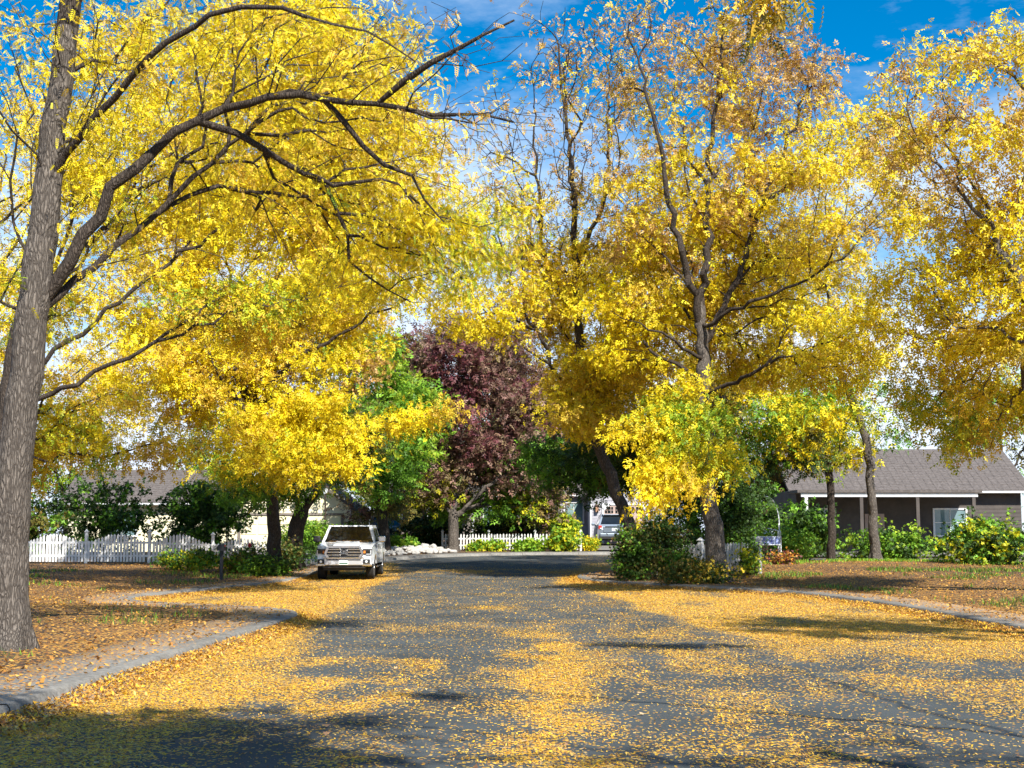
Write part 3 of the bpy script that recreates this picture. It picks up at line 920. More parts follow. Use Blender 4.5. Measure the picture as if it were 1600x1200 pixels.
# left street tree behind the pickup
b2 = gp(425, 885, 52)
f2 = P(408, 640, 52)
tree('locust_tree', b2,
     [[b2, P(428, 830, 52), P(424, 770, 52), P(414, 700, 52), f2],
      [f2, P(370, 590, 51.5), P(400, 510, 51), P(440, 420, 51), P(470, 300, 51)],
      [f2, P(420, 590, 52), P(460, 500, 52), P(490, 410, 52.5), P(520, 300, 53)],
      [f2, P(440, 580, 51), P(500, 540, 50.5), P(590, 490, 50), P(660, 460, 50)],
      [P(412, 680, 52), P(380, 640, 51), P(330, 560, 50), P(290, 420, 50)],
      [P(412, 690, 52), P(470, 670, 49), P(540, 680, 47)],
      [P(400, 620, 52), P(360, 450, 53), P(360, 300, 54)]],
     [(420, 400, 52.5, 170, 150, 3.4, 80, 6, YG, 15), (345, 570, 52, 110, 120, 3.0, 56, 6, YG, 14), (520, 520, 52, 90, 80, 2.2, 28, 6, YG, 12), (430, 590, 54, 90, 80, 2.0, 28, 6, ['gold', 'tan', 'yellow'], 13),
      *SPR2, (395, 738, 50, 56, 28, 1.4, 10, 7, ['yelgreen', 'green', 'yellow', 'lime'], 10), (610, 455, 50, 100, 30, 1.6, 10, 6, ['yellow', 'yelgreen'], 8),
      (440, 230, 53, 170, 110, 4.0, 40, 6, YG, 12), (250, 330, 52, 140, 200, 4.0, 56, 6, YG, 13), *spray((590, 665), (700, 645), 48.5, 47.5, 7, ['yellow'], ['yellow', 'gold'], 12), (250, 560, 51, 100, 120, 3.0, 34, 6, YG, 13),
      (560, 570, 50, 40, 40, 1.0, 6, 6, ['yellow', 'tan'], 9)],
     'golden locust on the left with a thick forked trunk beside the pickup', leaf='locust', r_base=0.27, group='yellow locust trees along the street', size=1.1, spread=0.24, bark='bark_dark', limb_r=(0.15, 0.03), limb_f=[1, 0.9, 0.7, 0.6, 0.5, 0.7])

# second trunk behind it, leaning to the right
b3 = gp(462, 872, 57.5)
tree('shade_tree', b3,
     [[b3, P(462, 830, 57.5), P(472, 800, 57.5), P(492, 770, 57.5), P(520, 700, 57.5), P(540, 620, 58)],
      [P(475, 800, 57.5), P(440, 740, 58), P(420, 660, 58)]],
     [(520, 690, 58, 110, 70, 2.4, 34, 7, ['olive', 'green', 'dark', 'yelgreen'], 12), (420, 745, 57, 90, 38, 1.8, 18, 7, ['green', 'yelgreen', 'olive'], 12),
      (440, 768, 57.5, 40, 16, 1.4, 7, 6, ['olive', 'dark'], 10)],
     'dark leaning tree with olive green leaves behind the forked locust', leaf='ash', r_base=0.32, group='green trees', spread=0.28, size=1.2, bark='bark_dark', droop=0.2)

# green tree behind the pickup
b4 = gp(604, 860, 71)
tree('shade_tree', b4,
     [[b4, P(598, 800, 71), P(600, 720, 71), P(606, 620, 71), P(600, 540, 71)], [P(600, 740, 71), P(650, 690, 69.5), P(680, 640, 69.5)], [P(600, 750, 71), P(560, 700, 70.5), P(540, 620, 70.5)]],
     [(575, 620, 71, 74, 95, 2.6, 40, 8, ['green', 'lime', 'lime'], 15), (605, 720, 69.5, 62, 50, 2.4, 24, 8, ['green', 'lime', 'green'], 15), (645, 685, 69.8, 52, 75, 1.5, 24, 8, ['lime', 'green', 'lime'], 14),  # lighter lime leaves: sunlight on the crown put into its colour
      (590, 785, 71.5, 40, 24, 1.6, 9, 7, ['olive', 'dark', 'mauve'], 12), (530, 500, 72, 50, 60, 2.5, 14, 8, ['green', 'dark'], 12)],
     'bright green leafy tree between the pickup and the purple tree', leaf='ash', r_base=0.24, group='green trees', spread=0.34, size=1.55, bark='bark_dark', droop=0.2)

# purple ash at the outside of the bend
b5 = gp(708, 862, 75.2)
tree('ash_tree', b5,
     [[b5, P(708, 830, 75.2), P(708, 800, 75.2), P(716, 740, 75.5), P(726, 640, 76), P(740, 540, 76)],
      [P(708, 812, 75.2), P(690, 770, 75), P(668, 700, 75), P(660, 620, 75)], [P(709, 806, 75.2), P(740, 780, 75), P(790, 730, 75), P(820, 650, 75.5)],
      [P(712, 770, 75.3), P(760, 690, 76), P(790, 600, 77)]],
     [(725, 575, 78, 105, 75, 3.4, 48, 9, ['purple', 'mauve', 'mauve'], 17), (755, 660, 77, 115, 80, 3.6, 46, 9, ['purple', 'mauve', 'mauve'], 17),
      (715, 730, 76.5, 85, 55, 2.4, 28, 9, ['mauve', 'olive', 'mauve'], 17), (825, 735, 77, 60, 55, 2.4, 24, 9, ['mauve', 'green', 'olive', 'mauve'], 17),
      (750, 788, 77.5, 70, 18, 1.6, 13, 8, ['green', 'lime', 'green'], 13), (665, 765, 77, 50, 30, 2.0, 11, 8, ['olive', 'yelgreen', 'dark'], 13), (850, 785, 77.5, 40, 26, 1.4, 10, 8, ['mauve', 'olive', 'yelgreen'], 13),
      (640, 570, 78, 40, 55, 2.2, 13, 8, ['purple', 'mauve', 'olive'], 13), (845, 650, 78.5, 62, 80, 2.4, 30, 8, ['mauve', 'mauve', 'purple', 'olive'], 15), (800, 560, 79, 50, 50, 2.0, 14, 8, ['purple', 'mauve'], 14)],
     'purple leaved ash with a sunlit trunk at the white picket fence', leaf='ash', r_base=0.27, group=None, spread=0.40, size=1.6, bark='bark', droop=0.2)

# leaning locust on the right corner
b6 = gp(992, 880, 51)
tree('locust_tree', b6,
     [[b6, P(985, 830, 51), P(972, 795, 51), P(948, 730, 51), P(928, 670, 51), P(912, 580, 51), P(903, 480, 51), P(898, 380, 51), P(896, 280, 51.5), P(880, 150, 52), P(870, 60, 52)],
      [P(925, 660, 51), P(880, 600, 50.5), P(840, 520, 50), P(800, 440, 50), P(770, 330, 50)], [P(903, 500, 51), P(850, 400, 51), P(840, 280, 51), P(830, 120, 51)],
      [P(900, 420, 51), P(945, 300, 51.5), P(950, 180, 52), P(955, 60, 52)], [P(915, 600, 51), P(960, 520, 52), P(985, 400, 52.5), P(1000, 260, 53)],
      [P(930, 680, 51), P(890, 650, 49), P(860, 640, 47.5)], [P(840, 520, 50), P(780, 490, 49), P(700, 500, 48)]],
     [(932, 578, 50.5, 72, 52, 2.0, 34, 7, YG, 13), (915, 645, 49.5, 50, 32, 1.4, 13, 7, ['yellow', 'gold'], 13), (840, 455, 51, 75, 80, 2.2, 30, 6, ['gold', 'yellow', 'yellow', 'tan'], 9),
      (940, 480, 52.5, 100, 110, 3.0, 52, 6, YG + ['gold'], 14), (1000, 600, 54, 70, 60, 2.0, 22, 6, YG, 13), (835, 250, 51, 100, 180, 3.0, 52, 6, ['tan', 'gold', 'tan', 'yellow'], 1.6), (930, 190, 52, 80, 190, 3.2, 50, 6, ['tan', 'gold', 'tan'], 1.8),
      (970, 330, 52, 70, 110, 3.0, 20, 6, ['gold', 'yellow', 'tan'], 6), (740, 490, 48.5, 60, 35, 1.2, 11, 7, ['yellow'], 11), (870, 70, 52, 70, 60, 2.4, 14, 5, ['tan'], 1.4), (800, 340, 50, 60, 100, 2, 24, 6, ['tan', 'gold', 'yellow'], 4)],
     'leaning locust on the right corner with bare pale twigs at its top', leaf='locust', r_base=0.26, group='yellow locust trees along the street', size=1.08, spread=0.24, trunk_top=0.03, limb_r=(0.13, 0.022), limb_f=[0.7, 0.7, 0.7, 0.7, 0.4, 0.35], r_tip=0.011, bark='bark_mid')

# the big locust on the right
yl, gr_ = ['yellow'], ['yelgreen', 'lime', 'yelgreen', 'yellow']
SPR7 = (spray((1070, 640), (958, 690), 41, 39.8, 7, gr_, yl, 11) + spray((1075, 660), (985, 752), 40.8, 39.5, 7, gr_, yl, 11) + spray((1075, 680), (1022, 795), 40.5, 39.4, 8, gr_, yl, 12) +
        spray((1080, 680), (1060, 770), 40.5, 39.4, 6, gr_, ['yellow', 'gold'], 10.5) + spray((1085, 660), (1150, 742), 40.6, 39.6, 7, gr_, ['yellow', 'yelgreen'], 10.5) + spray((1080, 640), (1130, 660), 41, 40, 4, gr_, gr_, 13) +
        spray((1075, 640), (1010, 640), 41, 40.4, 5, gr_, ['yellow', 'yelgreen'], 10) + spray((1085, 690), (1105, 770), 40.4, 39.6, 5, gr_, ['yellow', 'yelgreen'], 9.5) + spray((1060, 610), (1085, 600), 41, 40.6, 3, yl, yl, 12))
b7 = gp(1120, 888, 45)
tree('locust_tree', b7,
     [[b7, P(1118, 850, 45), P(1108, 780, 45), P(1098, 700, 45), P(1098, 620, 45), P(1098, 530, 45), P(1092, 470, 45)],
      [P(1096, 500, 45), P(1066, 400, 44.5), P(1040, 290, 44.5), P(1020, 180, 44.5), P(985, 60, 45)], [P(1094, 480, 45), P(1105, 380, 45), P(1110, 260, 45.5), P(1120, 150, 46), P(1130, 20, 46)],
      [P(1098, 540, 45), P(1150, 440, 45.5), P(1190, 320, 46), P(1240, 200, 47), P(1280, 60, 48)], [P(1098, 620, 45), P(1160, 590, 43.5), P(1240, 555, 42), P(1330, 520, 41)],
      [P(1098, 600, 45), P(1080, 620, 43), P(1076, 640, 41.5), P(1060, 655, 40.8)], [P(1098, 560, 45), P(1030, 520, 43.5), P(960, 490, 43)], [P(1099, 640, 45), P(1130, 620, 42), P(1120, 650, 40.5), P(1110, 700, 39.5)],
      [P(1096, 510, 45), P(1180, 470, 43), P(1290, 420, 42), P(1380, 330, 42)]],
     [(1040, 330, 46.6, 110, 110, 1.9, 42, 7, ['gold', 'yellow', 'yellow', 'tan'], 10), (1180, 330, 47.6, 110, 120, 2.2, 48, 7, ['gold', 'yellow', 'tan'], 10.5), (1060, 140, 46.8, 110, 110, 2.2, 36, 6, ['gold', 'tan', 'tan', 'yellow'], 6),
      (1190, 130, 48, 110, 120, 2.4, 44, 7, ['tan', 'gold', 'tan'], 8.5), (1000, 510, 47, 100, 90, 1.7, 38, 7, YG, 12), (1190, 520, 47, 120, 95, 1.7, 46, 7, YG + ['gold'], 12), (1100, 430, 47.4, 90, 70, 1.2, 24, 7, YG, 11),
      *SPR7,
      (1330, 300, 43, 120, 160, 3.0, 46, 7, YG + ['tan'], 10), (1310, 540, 42, 100, 70, 2.0, 22, 7, YG, 11), (1080, 30, 46, 160, 50, 3.0, 20, 5, ['tan', 'gold'], 4)],
     'tall locust on the right with a straight grey trunk and low hanging yellow sprays', leaf='locust', r_base=0.33, group='yellow locust trees along the street', size=1.0, spread=0.22, r_tip=0.008, limb_r=(0.15, 0.025), limb_f=[0.85, 0.9, 0.75, 0.5, 0.35, 0.4, 0.35, 0.45])

# yellow green tree behind the big locust, and dark evergreens
b8 = gp(1300, 850, 58)
tree('shade_tree', b8,
     [[b8, P(1298, 780, 58), P(1290, 700, 58), P(1280, 620, 57)], [P(1292, 730, 58), P(1220, 680, 57), P(1140, 640, 56)], [P(1292, 740, 58), P(1330, 690, 57), P(1380, 640, 57)]],
     [(1190, 650, 56, 100, 60, 2.6, 30, 8, ['yelgreen', 'olive', 'green', 'yellow'], 13), (1190, 715, 57, 80, 34, 2.0, 16, 8, ['dark', 'olive', 'green'], 12), (1310, 660, 57, 100, 70, 2.6, 28, 8, ['yelgreen', 'yellow', 'green'], 12)],
     'low yellow green tree over the garden behind the right fence', leaf='ash', r_base=0.16, group='green trees', spread=0.3, size=1.2, bark='bark_dark', droop=0.25)
b9 = gp(955, 862, 66)
b9 = Vector((7.2, 53.5, gz(7.2, 53.5) - 0.1))
tree('shade_tree', b9,
     [[b9, P(1075, 780, 54), P(1060, 700, 54), P(1040, 600, 54)], [P(1070, 770, 54), P(1000, 720, 55), P(940, 680, 56)], [P(1070, 740, 54), P(1120, 700, 55), P(1150, 640, 56)]],
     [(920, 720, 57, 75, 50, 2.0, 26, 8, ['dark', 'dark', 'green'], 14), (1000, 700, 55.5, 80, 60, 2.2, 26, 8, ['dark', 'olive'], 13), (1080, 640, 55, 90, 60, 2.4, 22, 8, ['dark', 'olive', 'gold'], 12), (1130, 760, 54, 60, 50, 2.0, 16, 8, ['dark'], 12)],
     'dense dark green tree shading the corner behind the leaning locust', leaf='ash', r_base=0.2, group='green trees', spread=0.34, size=1.3, bark='bark_dark', droop=0.25)

# trees beyond the edges of the photograph
b10 = Vector((14.2, 33.0, gz(14.2, 33.0) - 0.1))
tree('locust_tree', b10,
     [[b10, b10 + Vector((0.1, 0, 3)), b10 + Vector((0, 0.2, 6)), b10 + Vector((-0.3, 0.2, 10))], [b10 + Vector((0, 0, 4)), b10 + Vector((-2, 0, 7)), b10 + Vector((-3, 0.5, 10))], [b10 + Vector((0, 0, 4.5)), b10 + Vector((2, 1, 7)), b10 + Vector((3, 1, 10))]],
     [(1520, 200, 34, 150, 200, 3.0, 60, 7, ['gold', 'yellow', 'tan'], 8), ((12.6, 37.0, 6.4), (2.2, 2.2, 1.0), 22, 6, YG, 10), (1480, 470, 35, 120, 90, 2.6, 30, 7, YG, 9), (1640, 430, 33, 120, 150, 2.5, 30, 7, YG, 9), (1500, 640, 38, 110, 60, 2.0, 26, 7, ['yellow', 'yelgreen', 'gold'], 10)],
     'locust with tan and gold leaves at the far right edge', leaf='locust', r_base=0.28, group='yellow locust trees along the street', spread=0.22)
b11 = Vector((-16.5, 42.0, gz(-16.5, 42.0) - 0.1))
tree('locust_tree', b11,
     [[b11, b11 + Vector((0.1, 0, 3)), b11 + Vector((0, 0.2, 6)), b11 + Vector((0.5, 0.2, 11))], [b11 + Vector((0, 0, 4)), b11 + Vector((2, 0, 7)), b11 + Vector((4, 0.5, 9))], [b11 + Vector((0, 0, 4)), b11 + Vector((-2, 0, 7)), b11 + Vector((-4, 0.5, 10))]],
     [(60, 500, 43, 170, 130, 3.5, 46, 7, YG, 9), (190, 670, 44, 120, 70, 2.2, 28, 7, ['yellow', 'yelgreen', 'gold'], 11), (20, 700, 44, 90, 60, 2.0, 18, 7, ['yellow', 'gold'], 11), (20, 250, 43, 160, 150, 3.5, 34, 6, YG, 8)],
     'golden locust behind the left picket fence near the left edge', leaf='locust', r_base=0.27, group='yellow locust trees along the street', spread=0.24, bark='bark_dark')
# the tree over the photographer, on the right-hand verge: its shade lies across the near carriageway
b12 = Vector((9.8, -1.5, gz(9.8, -1.5) - 0.1))
s12 = lambda x, y, z: Vector((x, y, z))
tree('locust_tree', b12,
     [[b12, s12(9.7, -1.4, 3), s12(9.2, -1.2, 6), s12(8.6, -1, 9), s12(8, -0.5, 12)], [s12(9.4, -1.3, 5), s12(6.5, 1, 8), s12(4.5, 3, 9), s12(2.2, 4.4, 9.4)], [s12(9.3, -1.2, 5.6), s12(8, 4, 8.0), s12(7.6, 9, 8.9), s12(6.6, 12.3, 9.3)],
      [s12(8, 4, 8.4), P(1330, -190, 9.6), P(1240, -60, 9.6), P(1195, -10, 9.6)]],
     [((0.9, 2.2, 9.2), (2.3, 2.2, 1.0), 54, 6, YG, 22), ((4.8, 0.6, 8.8), (1.8, 1.2, 1.0), 14, 6, YG, 8), ((6.9, 12.3, 9.4), (1.5, 0.35, 0.3), 8, 5, YG, 8), (tuple(P(1190, -8, 9.6)), (0.12, 0.08, 0.08), 4, 4, ['near_yellow', 'near_gold', 'near_olive'], 6),
      ((8.6, -1.5, 11), (3.0, 2.5, 2.0), 24, 5, YG, 7)],
     'overhanging locust sprig of yellow leaves at the top right', leaf='locust', r_base=0.22, limb_r=(0.07, 0.02), group='yellow locust trees along the street', spread=0.15, size=0.85)

b14 = Vector((12.0, 17.0, gz(12.0, 17.0) - 0.1))
tree('locust_tree', b14,
     [[b14, s12(12, 17, 3), s12(11.8, 17, 6), s12(11.4, 17.2, 10)], [s12(11.9, 17, 4.6), s12(10.4, 17.5, 6.8), s12(8.6, 18, 8.2)], [s12(11.9, 17, 5), s12(10.6, 15.5, 7.2), s12(9.2, 14.6, 8.4)]],
     [((9.6, 17.6, 8.4), (2.1, 3.2, 0.7), 26, 6, YG, 12), ((11.6, 17, 10.5), (2.2, 2.2, 1.5), 16, 6, YG, 9)],
     'locust standing just beyond the right edge near the camera', leaf='locust', r_base=0.20, bark='bark_mid', group='yellow locust trees along the street', spread=0.2)
b15 = Vector((14.6, 57.0, gz(14.6, 57.0) - 0.1))
tree('locust_tree', b15,
     [[b15, P(1355, 700, 57), P(1320, 600, 57), P(1260, 480, 57)], [P(1330, 620, 57), P(1200, 500, 57), P(1080, 380, 57)], [P(1300, 560, 57), P(1290, 420, 57), P(1290, 280, 57)], [P(1270, 500, 57), P(1200, 360, 57), P(1170, 240, 57)]],
     [(1120, 420, 58, 120, 120, 2.4, 36, 6, YG, 10), (1240, 400, 58, 110, 160, 2.4, 36, 6, YG + ['tan'], 10), (1150, 560, 58, 120, 60, 2.0, 20, 6, YG + ['yelgreen'], 10)],
     'golden locust standing behind the tall grey trunked locust', leaf='locust', r_base=0.2, limb_r=(0.10, 0.03), group='yellow locust trees along the street', spread=0.26, size=1.1)
# green trees closing the view beyond the houses
rng_b = [(-34, 108, 11), (-25, 118, 13), (-15, 112, 10), (-4, 120, 13.5), (6, 114, 11), (15, 120, 13), (25, 112, 12), (36, 104, 13), (-42, 96, 13), (44, 92, 12)]
back_labels = ['leftmost green tree in the row beyond the houses', 'tall green tree beyond the cream garage', 'low green tree beyond the cream garage roof', 'tall green tree beyond the purple ash', 'low green tree beyond the grey house', 'tall green tree beyond the grey garage', 'green tree beyond the dark porch', 'green tree at the right end of the row beyond the houses', 'green tree far out on the left', 'green tree far out on the right']
for (x, y, h), lb in zip(rng_b, back_labels):
    b = Vector((x, y, gz(x, y) - 0.1))
    tree('background_tree', b, [[b, b + Vector((0.1, 0, h * 0.3)), b + Vector((0.3, 0.2, h * 0.8))], [b + Vector((0, 0, h * 0.28)), b + Vector((2, 0, h * 0.55))], [b + Vector((0, 0, h * 0.3)), b + Vector((-2, 0.4, h * 0.6))]],
         [((x, y, b.z + h * 0.62), (h * 0.36, h * 0.33, h * 0.37), 34, 7, ['green', 'dark', 'olive', 'yelgreen'] if (int(x) % 2) else ['green', 'lime', 'olive'], 7)],
         lb, leaf='ash', r_base=0.2, r_tip=0.012, group='green trees beyond the houses', spread=0.55, size=2.3, bark='bark_dark', droop=0.2)
print('TREE TRIS', sum(TRIS.values()), {k[:28]: v for k, v in TRIS.items()})

# ------------------------------------------------------------------ houses
def siding(parent, a, b, z0, z1, mat, expo=0.19, proud=0.022, cut=None, gable=None):
    """lapped boards on a wall from a to b (2-D), each board an object; cut = [(u0,u1,z0,z1)] openings"""
    a = Vector((a[0], a[1], 0)); b = Vector((b[0], b[1], 0))
    d = (b - a); L = d.length; d.normalize()
    n = Vector((d.y, -d.x, 0))          # outward, towards the camera side
    nrow = int(math.ceil((z1 - z0) / expo))
    for i in range(nrow):
        za = z0 + i * expo; zb = min(za + expo, z1)
        spans = [(0.0, L)]
        if gable:
            ga, gp_, gb = gable      # eave z, peak z, half
            if za > ga:
                k = (za - ga) / (gp_ - ga) * L / 2
                if k * 2 >= L - 0.1: break
                spans = [(k, L - k)]
        for (u0, u1, c0, c1) in (cut or []):
            if zb > c0 + 0.01 and za < c1 - 0.01:
                ns = []
                for s0, s1 in spans:
                    if u1 <= s0 or u0 >= s1: ns.append((s0, s1))
                    else:
                        if u0 > s0: ns.append((s0, u0))
                        if u1 < s1: ns.append((u1, s1))
                spans = ns
        for s0, s1 in spans:
            if s1 - s0 < 0.03: continue
            p0 = a + d * s0; p1 = a + d * s1
            zt = zb + 0.012
            q = [p0 + n * 0.004, p1 + n * 0.004, p1 + n * proud, p0 + n * proud]
            V = [(p0 + n * 0.003 + Vector((0, 0, zt))), (p1 + n * 0.003 + Vector((0, 0, zt))), (p1 + n * proud + Vector((0, 0, za))), (p0 + n * proud + Vector((0, 0, za))),
                 (p1 - n * 0.004 + Vector((0, 0, za + 0.001))), (p0 - n * 0.004 + Vector((0, 0, za + 0.001)))]
            me = bpy.data.meshes.new('siding_board')
            me.from_pydata([tuple(v) for v in V], [], [(3, 2, 1, 0), (5, 4, 2, 3), (0, 1, 4, 5), (0, 5, 3), (1, 2, 4)])
            link('siding_board', me, mat, parent)

def prism_xy(name, pts, z0, z1, mat, parent):
    bm = bmesh.new()
    a = [bm.verts.new((x, y, z0)) for x, y in pts]; b = [bm.verts.new((x, y, z1)) for x, y in pts]
    bm.faces.new(a[::-1]); bm.faces.new(b)
    for i in range(len(pts)):
        j = (i + 1) % len(pts)
        bm.faces.new((a[i], a[j], b[j], b[i]))
    return bm_obj(name, bm, mat, parent)

def gable_roof(parent, x0, x1, y0, y1, ze, zp, mat, over=0.4, th=0.16, ridge='y'):
    bm = bmesh.new()
    if ridge == 'y':
        xm = (x0 + x1) / 2; sl = (zp - ze) / (xm - x0)
        prof = [(x0 - over, ze - sl * over), (xm, zp), (x1 + over, ze - sl * over)]
        A = [bm.verts.new((x, y0 - over, z + 0.02)) for x, z in prof] + [bm.verts.new((x, y0 - over, z + th)) for x, z in prof[::-1]]
        B = [bm.verts.new((x, y1 + over, z + 0.02)) for x, z in prof] + [bm.verts.new((x, y1 + over, z + th)) for x, z in prof[::-1]]
    else:
        ym = (y0 + y1) / 2; sl = (zp - ze) / (ym - y0)
        prof = [(y0 - over, ze - sl * over), (ym, zp), (y1 + over, ze - sl * over)]
        A = [bm.verts.new((x0 - over, y, z + 0.02)) for y, z in prof] + [bm.verts.new((x0 - over, y, z + th)) for y, z in prof[::-1]]
        B = [bm.verts.new((x1 + over, y, z + 0.02)) for y, z in prof] + [bm.verts.new((x1 + over, y, z + th)) for y, z in prof[::-1]]
    bm.faces.new(A); bm.faces.new(B[::-1])
    for i in range(6):
        j = (i + 1) % 6
        bm.faces.new((A[i], B[i], B[j], A[j]))
    rf = bm_obj('roof', bm, mat, parent)
    if ridge == 'x':
        n = 16
        y_e, z_e, y_p = y0 - over, ze - sl * over, ym
        for i in range(n):
            ta, tb = i / n, (i + 1) / n
            ya, yb = y_e + (y_p - y_e) * ta, y_e + (y_p - y_e) * tb
            za, zb = z_e + th + (zp - z_e) * ta, z_e + th + (zp - z_e) * tb
            xs = np.linspace(x0 - over, x1 + over, int((x1 - x0) / 0.34))
            V, F = [], []
            for k in range(len(xs) - 1):
                u = rng.uniform(0.018, 0.036); g = rng.uniform(-0.02, 0.02); b = len(V)
                xa, xb = xs[k] + 0.006, xs[k + 1] - 0.006
                V += [(xa, ya + g, za + u + g * sl), (xb, ya + g, za + u + g * sl), (xb, yb + 0.03, zb + 0.006 + 0.03 * sl), (xa, yb + 0.03, zb + 0.006 + 0.03 * sl), (xa, ya + g, za + g * sl + 0.001), (xb, ya + g, za + g * sl + 0.001)]
                F += [(b, b + 1, b + 2, b + 3), (b + 4, b + 5, b + 1, b)]
            me = bpy.data.meshes.new('shingle_course'); me.from_pydata(V, [], F)
            link('shingle_course', me, mat, rf)
        bm = bmesh.new(); add_tube(bm, [(x0 - over, y_e - 0.06, z_e + 0.06), (x1 + over, y_e - 0.06, z_e + 0.06)], 0.06, 8)
        bm_obj('gutter', bm, M['trim'], rf)
    return rf

def window(parent, x0, x1, z0, z1, y, glass, frame, bars=(1, 1)):
    w = box('window', ((x0 + x1) / 2, y - 0.03, (z0 + z1) / 2), (x1 - x0, 0.02, z1 - z0), glass, parent)
    bm = bmesh.new(); t = 0.09
    add_box(bm, ((x0 + x1) / 2, y - 0.055, z1 + t / 2), (x1 - x0 + 2 * t, 0.07, t))
    add_box(bm, ((x0 + x1) / 2, y - 0.055, z0 - t / 2), (x1 - x0 + 2 * t, 0.09, t))
    add_box(bm, (x0 - t / 2, y - 0.055, (z0 + z1) / 2), (t, 0.07, z1 - z0))
    add_box(bm, (x1 + t / 2, y - 0.055, (z0 + z1) / 2), (t, 0.07, z1 - z0))
    bm_obj('frame', bm, frame, w)
    for i in range(1, bars[0] + 1):
        x = x0 + (x1 - x0) * i / (bars[0] + 1)
        box('glazing_bar', (x, y - 0.05, (z0 + z1) / 2), (0.035, 0.03, z1 - z0 - 0.004), frame, w)
    for i in range(1, bars[1] + 1):
        z = z0 + (z1 - z0) * i / (bars[1] + 1)
        box('glazing_bar', ((x0 + x1) / 2, y - 0.052, z), (x1 - x0 - 0.004, 0.03, 0.035), frame, w)
    return w

# grey house with the projecting garage
YG_, YR_ = 88.0, 91.0
zg = gz(6.0, 88) - 0.02
hs = tag(empty('house', (6.5, 90, zg)), 'grey lilac sided house with a brown garage door behind the silver vehicle', 'house')
def hbox(name, c, s, mat, par=hs, **k):
    o = box(name, (c[0] - 6.5, c[1] - 90, c[2] - zg), s, mat, par, **k); return o
hbox('wall', (7.3, 91.6, zg + 1.6), (4.84, 7.2, 3.3), M['lilac'])
hbox('wall', (2.6, 94.1, zg + 1.6), (4.5, 6.2, 3.3), M['lilac'])
loc = lambda x, y: (x - 6.5, y - 90)
DX0, DX1, DZ = 5.72, 8.3, 2.42
siding(hs, loc(4.88, YG_), loc(9.72, YG_), 0.25, 3.2, M['lilac'], cut=[(DX0 - 4.88 - 0.12, DX1 - 4.88 + 0.12, 0, DZ + 0.12)])
siding(hs, loc(4.88, YR_), loc(4.88, YG_), 0.25, 3.2, M['lilac'])
siding(hs, loc(0.35, YR_), loc(4.85, YR_), 0.25, 3.2, M['lilac'], cut=[(2.95, 4.32, 1.28, 2.75)])
window(hs, 3.4 - 6.5, 4.55 - 6.5, 1.38, 2.62, YR_ - 90, M['winglass'], M['white'], (1, 0))
hbox('foundation', (4.98, YG_ - 0.03, zg + 0.12), (0.30, 0.05, 0.30), M['concrete'])
hbox('corner_board', (4.905, YG_ - 0.04, zg + 1.72), (0.10, 0.035, 2.9), M['trim'])
gd = hbox('garage_door', ((DX0 + DX1) / 2, YG_ - 0.01, zg + DZ / 2), (DX1 - DX0, 0.03, DZ), M['garage_door'])
for r in range(4):
    for c in range(4):
        w_ = (DX1 - DX0) / 4; h_ = DZ / 4
        cx = DX0 + (c + 0.5) * w_; cz = zg + (r + 0.5) * h_
        if r == 3:
            p = hbox('pane', (cx, YG_ - 0.035, cz), (w_ - 0.14, 0.012, h_ - 0.22), M['glass'], hs)
            p.parent = gd
            for t in (-0.11, 0.11):
                q = hbox('glazing_bar', (cx + t, YG_ - 0.046, cz), (0.03, 0.012, h_ - 0.22), M['garage_door'], hs); q.parent = gd
            q = hbox('glazing_bar', (cx, YG_ - 0.048, cz), (w_ - 0.14, 0.012, 0.03), M['garage_door'], hs); q.parent = gd
        else:
            p = hbox('panel', (cx, YG_ - 0.04, cz), (w_ - 0.12, 0.03, h_ - 0.12), M['garage_door'], hs, bevel=0.012); p.parent = gd
bm = bmesh.new()
for pts in ([(DX0 - 0.12, 0), (DX0, 0), (DX0, DZ - 0.35), (DX0 + 0.35, DZ), (DX0 + 0.3, DZ + 0.12), (DX0 - 0.12, DZ - 0.25)], [(DX1, 0), (DX1 + 0.12, 0), (DX1 + 0.12, DZ - 0.25), (DX1 - 0.3, DZ + 0.12), (DX1 - 0.35, DZ), (DX1, DZ - 0.35)],
            [(DX0 + 0.352, DZ), (DX1 - 0.352, DZ), (DX1 - 0.302, DZ + 0.12), (DX0 + 0.302, DZ + 0.12)], [(DX0 - 0.12, DZ - 0.24), (DX0 + 0.298, DZ + 0.121), (DX0 - 0.12, DZ + 0.121)], [(DX1 + 0.12, DZ - 0.24), (DX1 + 0.12, DZ + 0.121), (DX1 - 0.298, DZ + 0.121)]):
    va = [bm.verts.new((x - 6.5, YG_ - 90 - 0.07, z)) for x, z in pts]; vb = [bm.verts.new((x - 6.5, YG_ - 90 - 0.012, z)) for x, z in pts]
    bm.faces.new(va); bm.faces.new(vb[::-1])
    for i in range(len(pts)):
        j = (i + 1) % len(pts); bm.faces.new((va[i], vb[i], vb[j], va[j]))
bm_obj('door_surround', bm, M['trim'], hs)
lan = hbox('wall_lantern', (5.28, YG_ - 0.16, zg + 2.15), (0.20, 0.2, 0.32), M['coir'], bevel=0.03)
cap = hbox('cap', (5.28, YG_ - 0.16, zg + 2.40), (0.28, 0.26, 0.12), M['brass'], hs, bevel=0.04); cap.parent = lan
arm = hbox('bracket', (5.28, YG_ - 0.06, zg + 2.5), (0.06, 0.10, 0.4), M['brass'], hs); arm.parent = lan
gable_roof(hs, 4.88 - 6.5, 9.72 - 6.5, YG_ - 90, 6, 3.25, 5.0, M['shingle'])
gable_roof(hs, 0.3 - 6.5, 4.4 - 6.5, YR_ - 90, 7.2, 3.26, 5.4, M['shingle'], ridge='x', over=0.35)

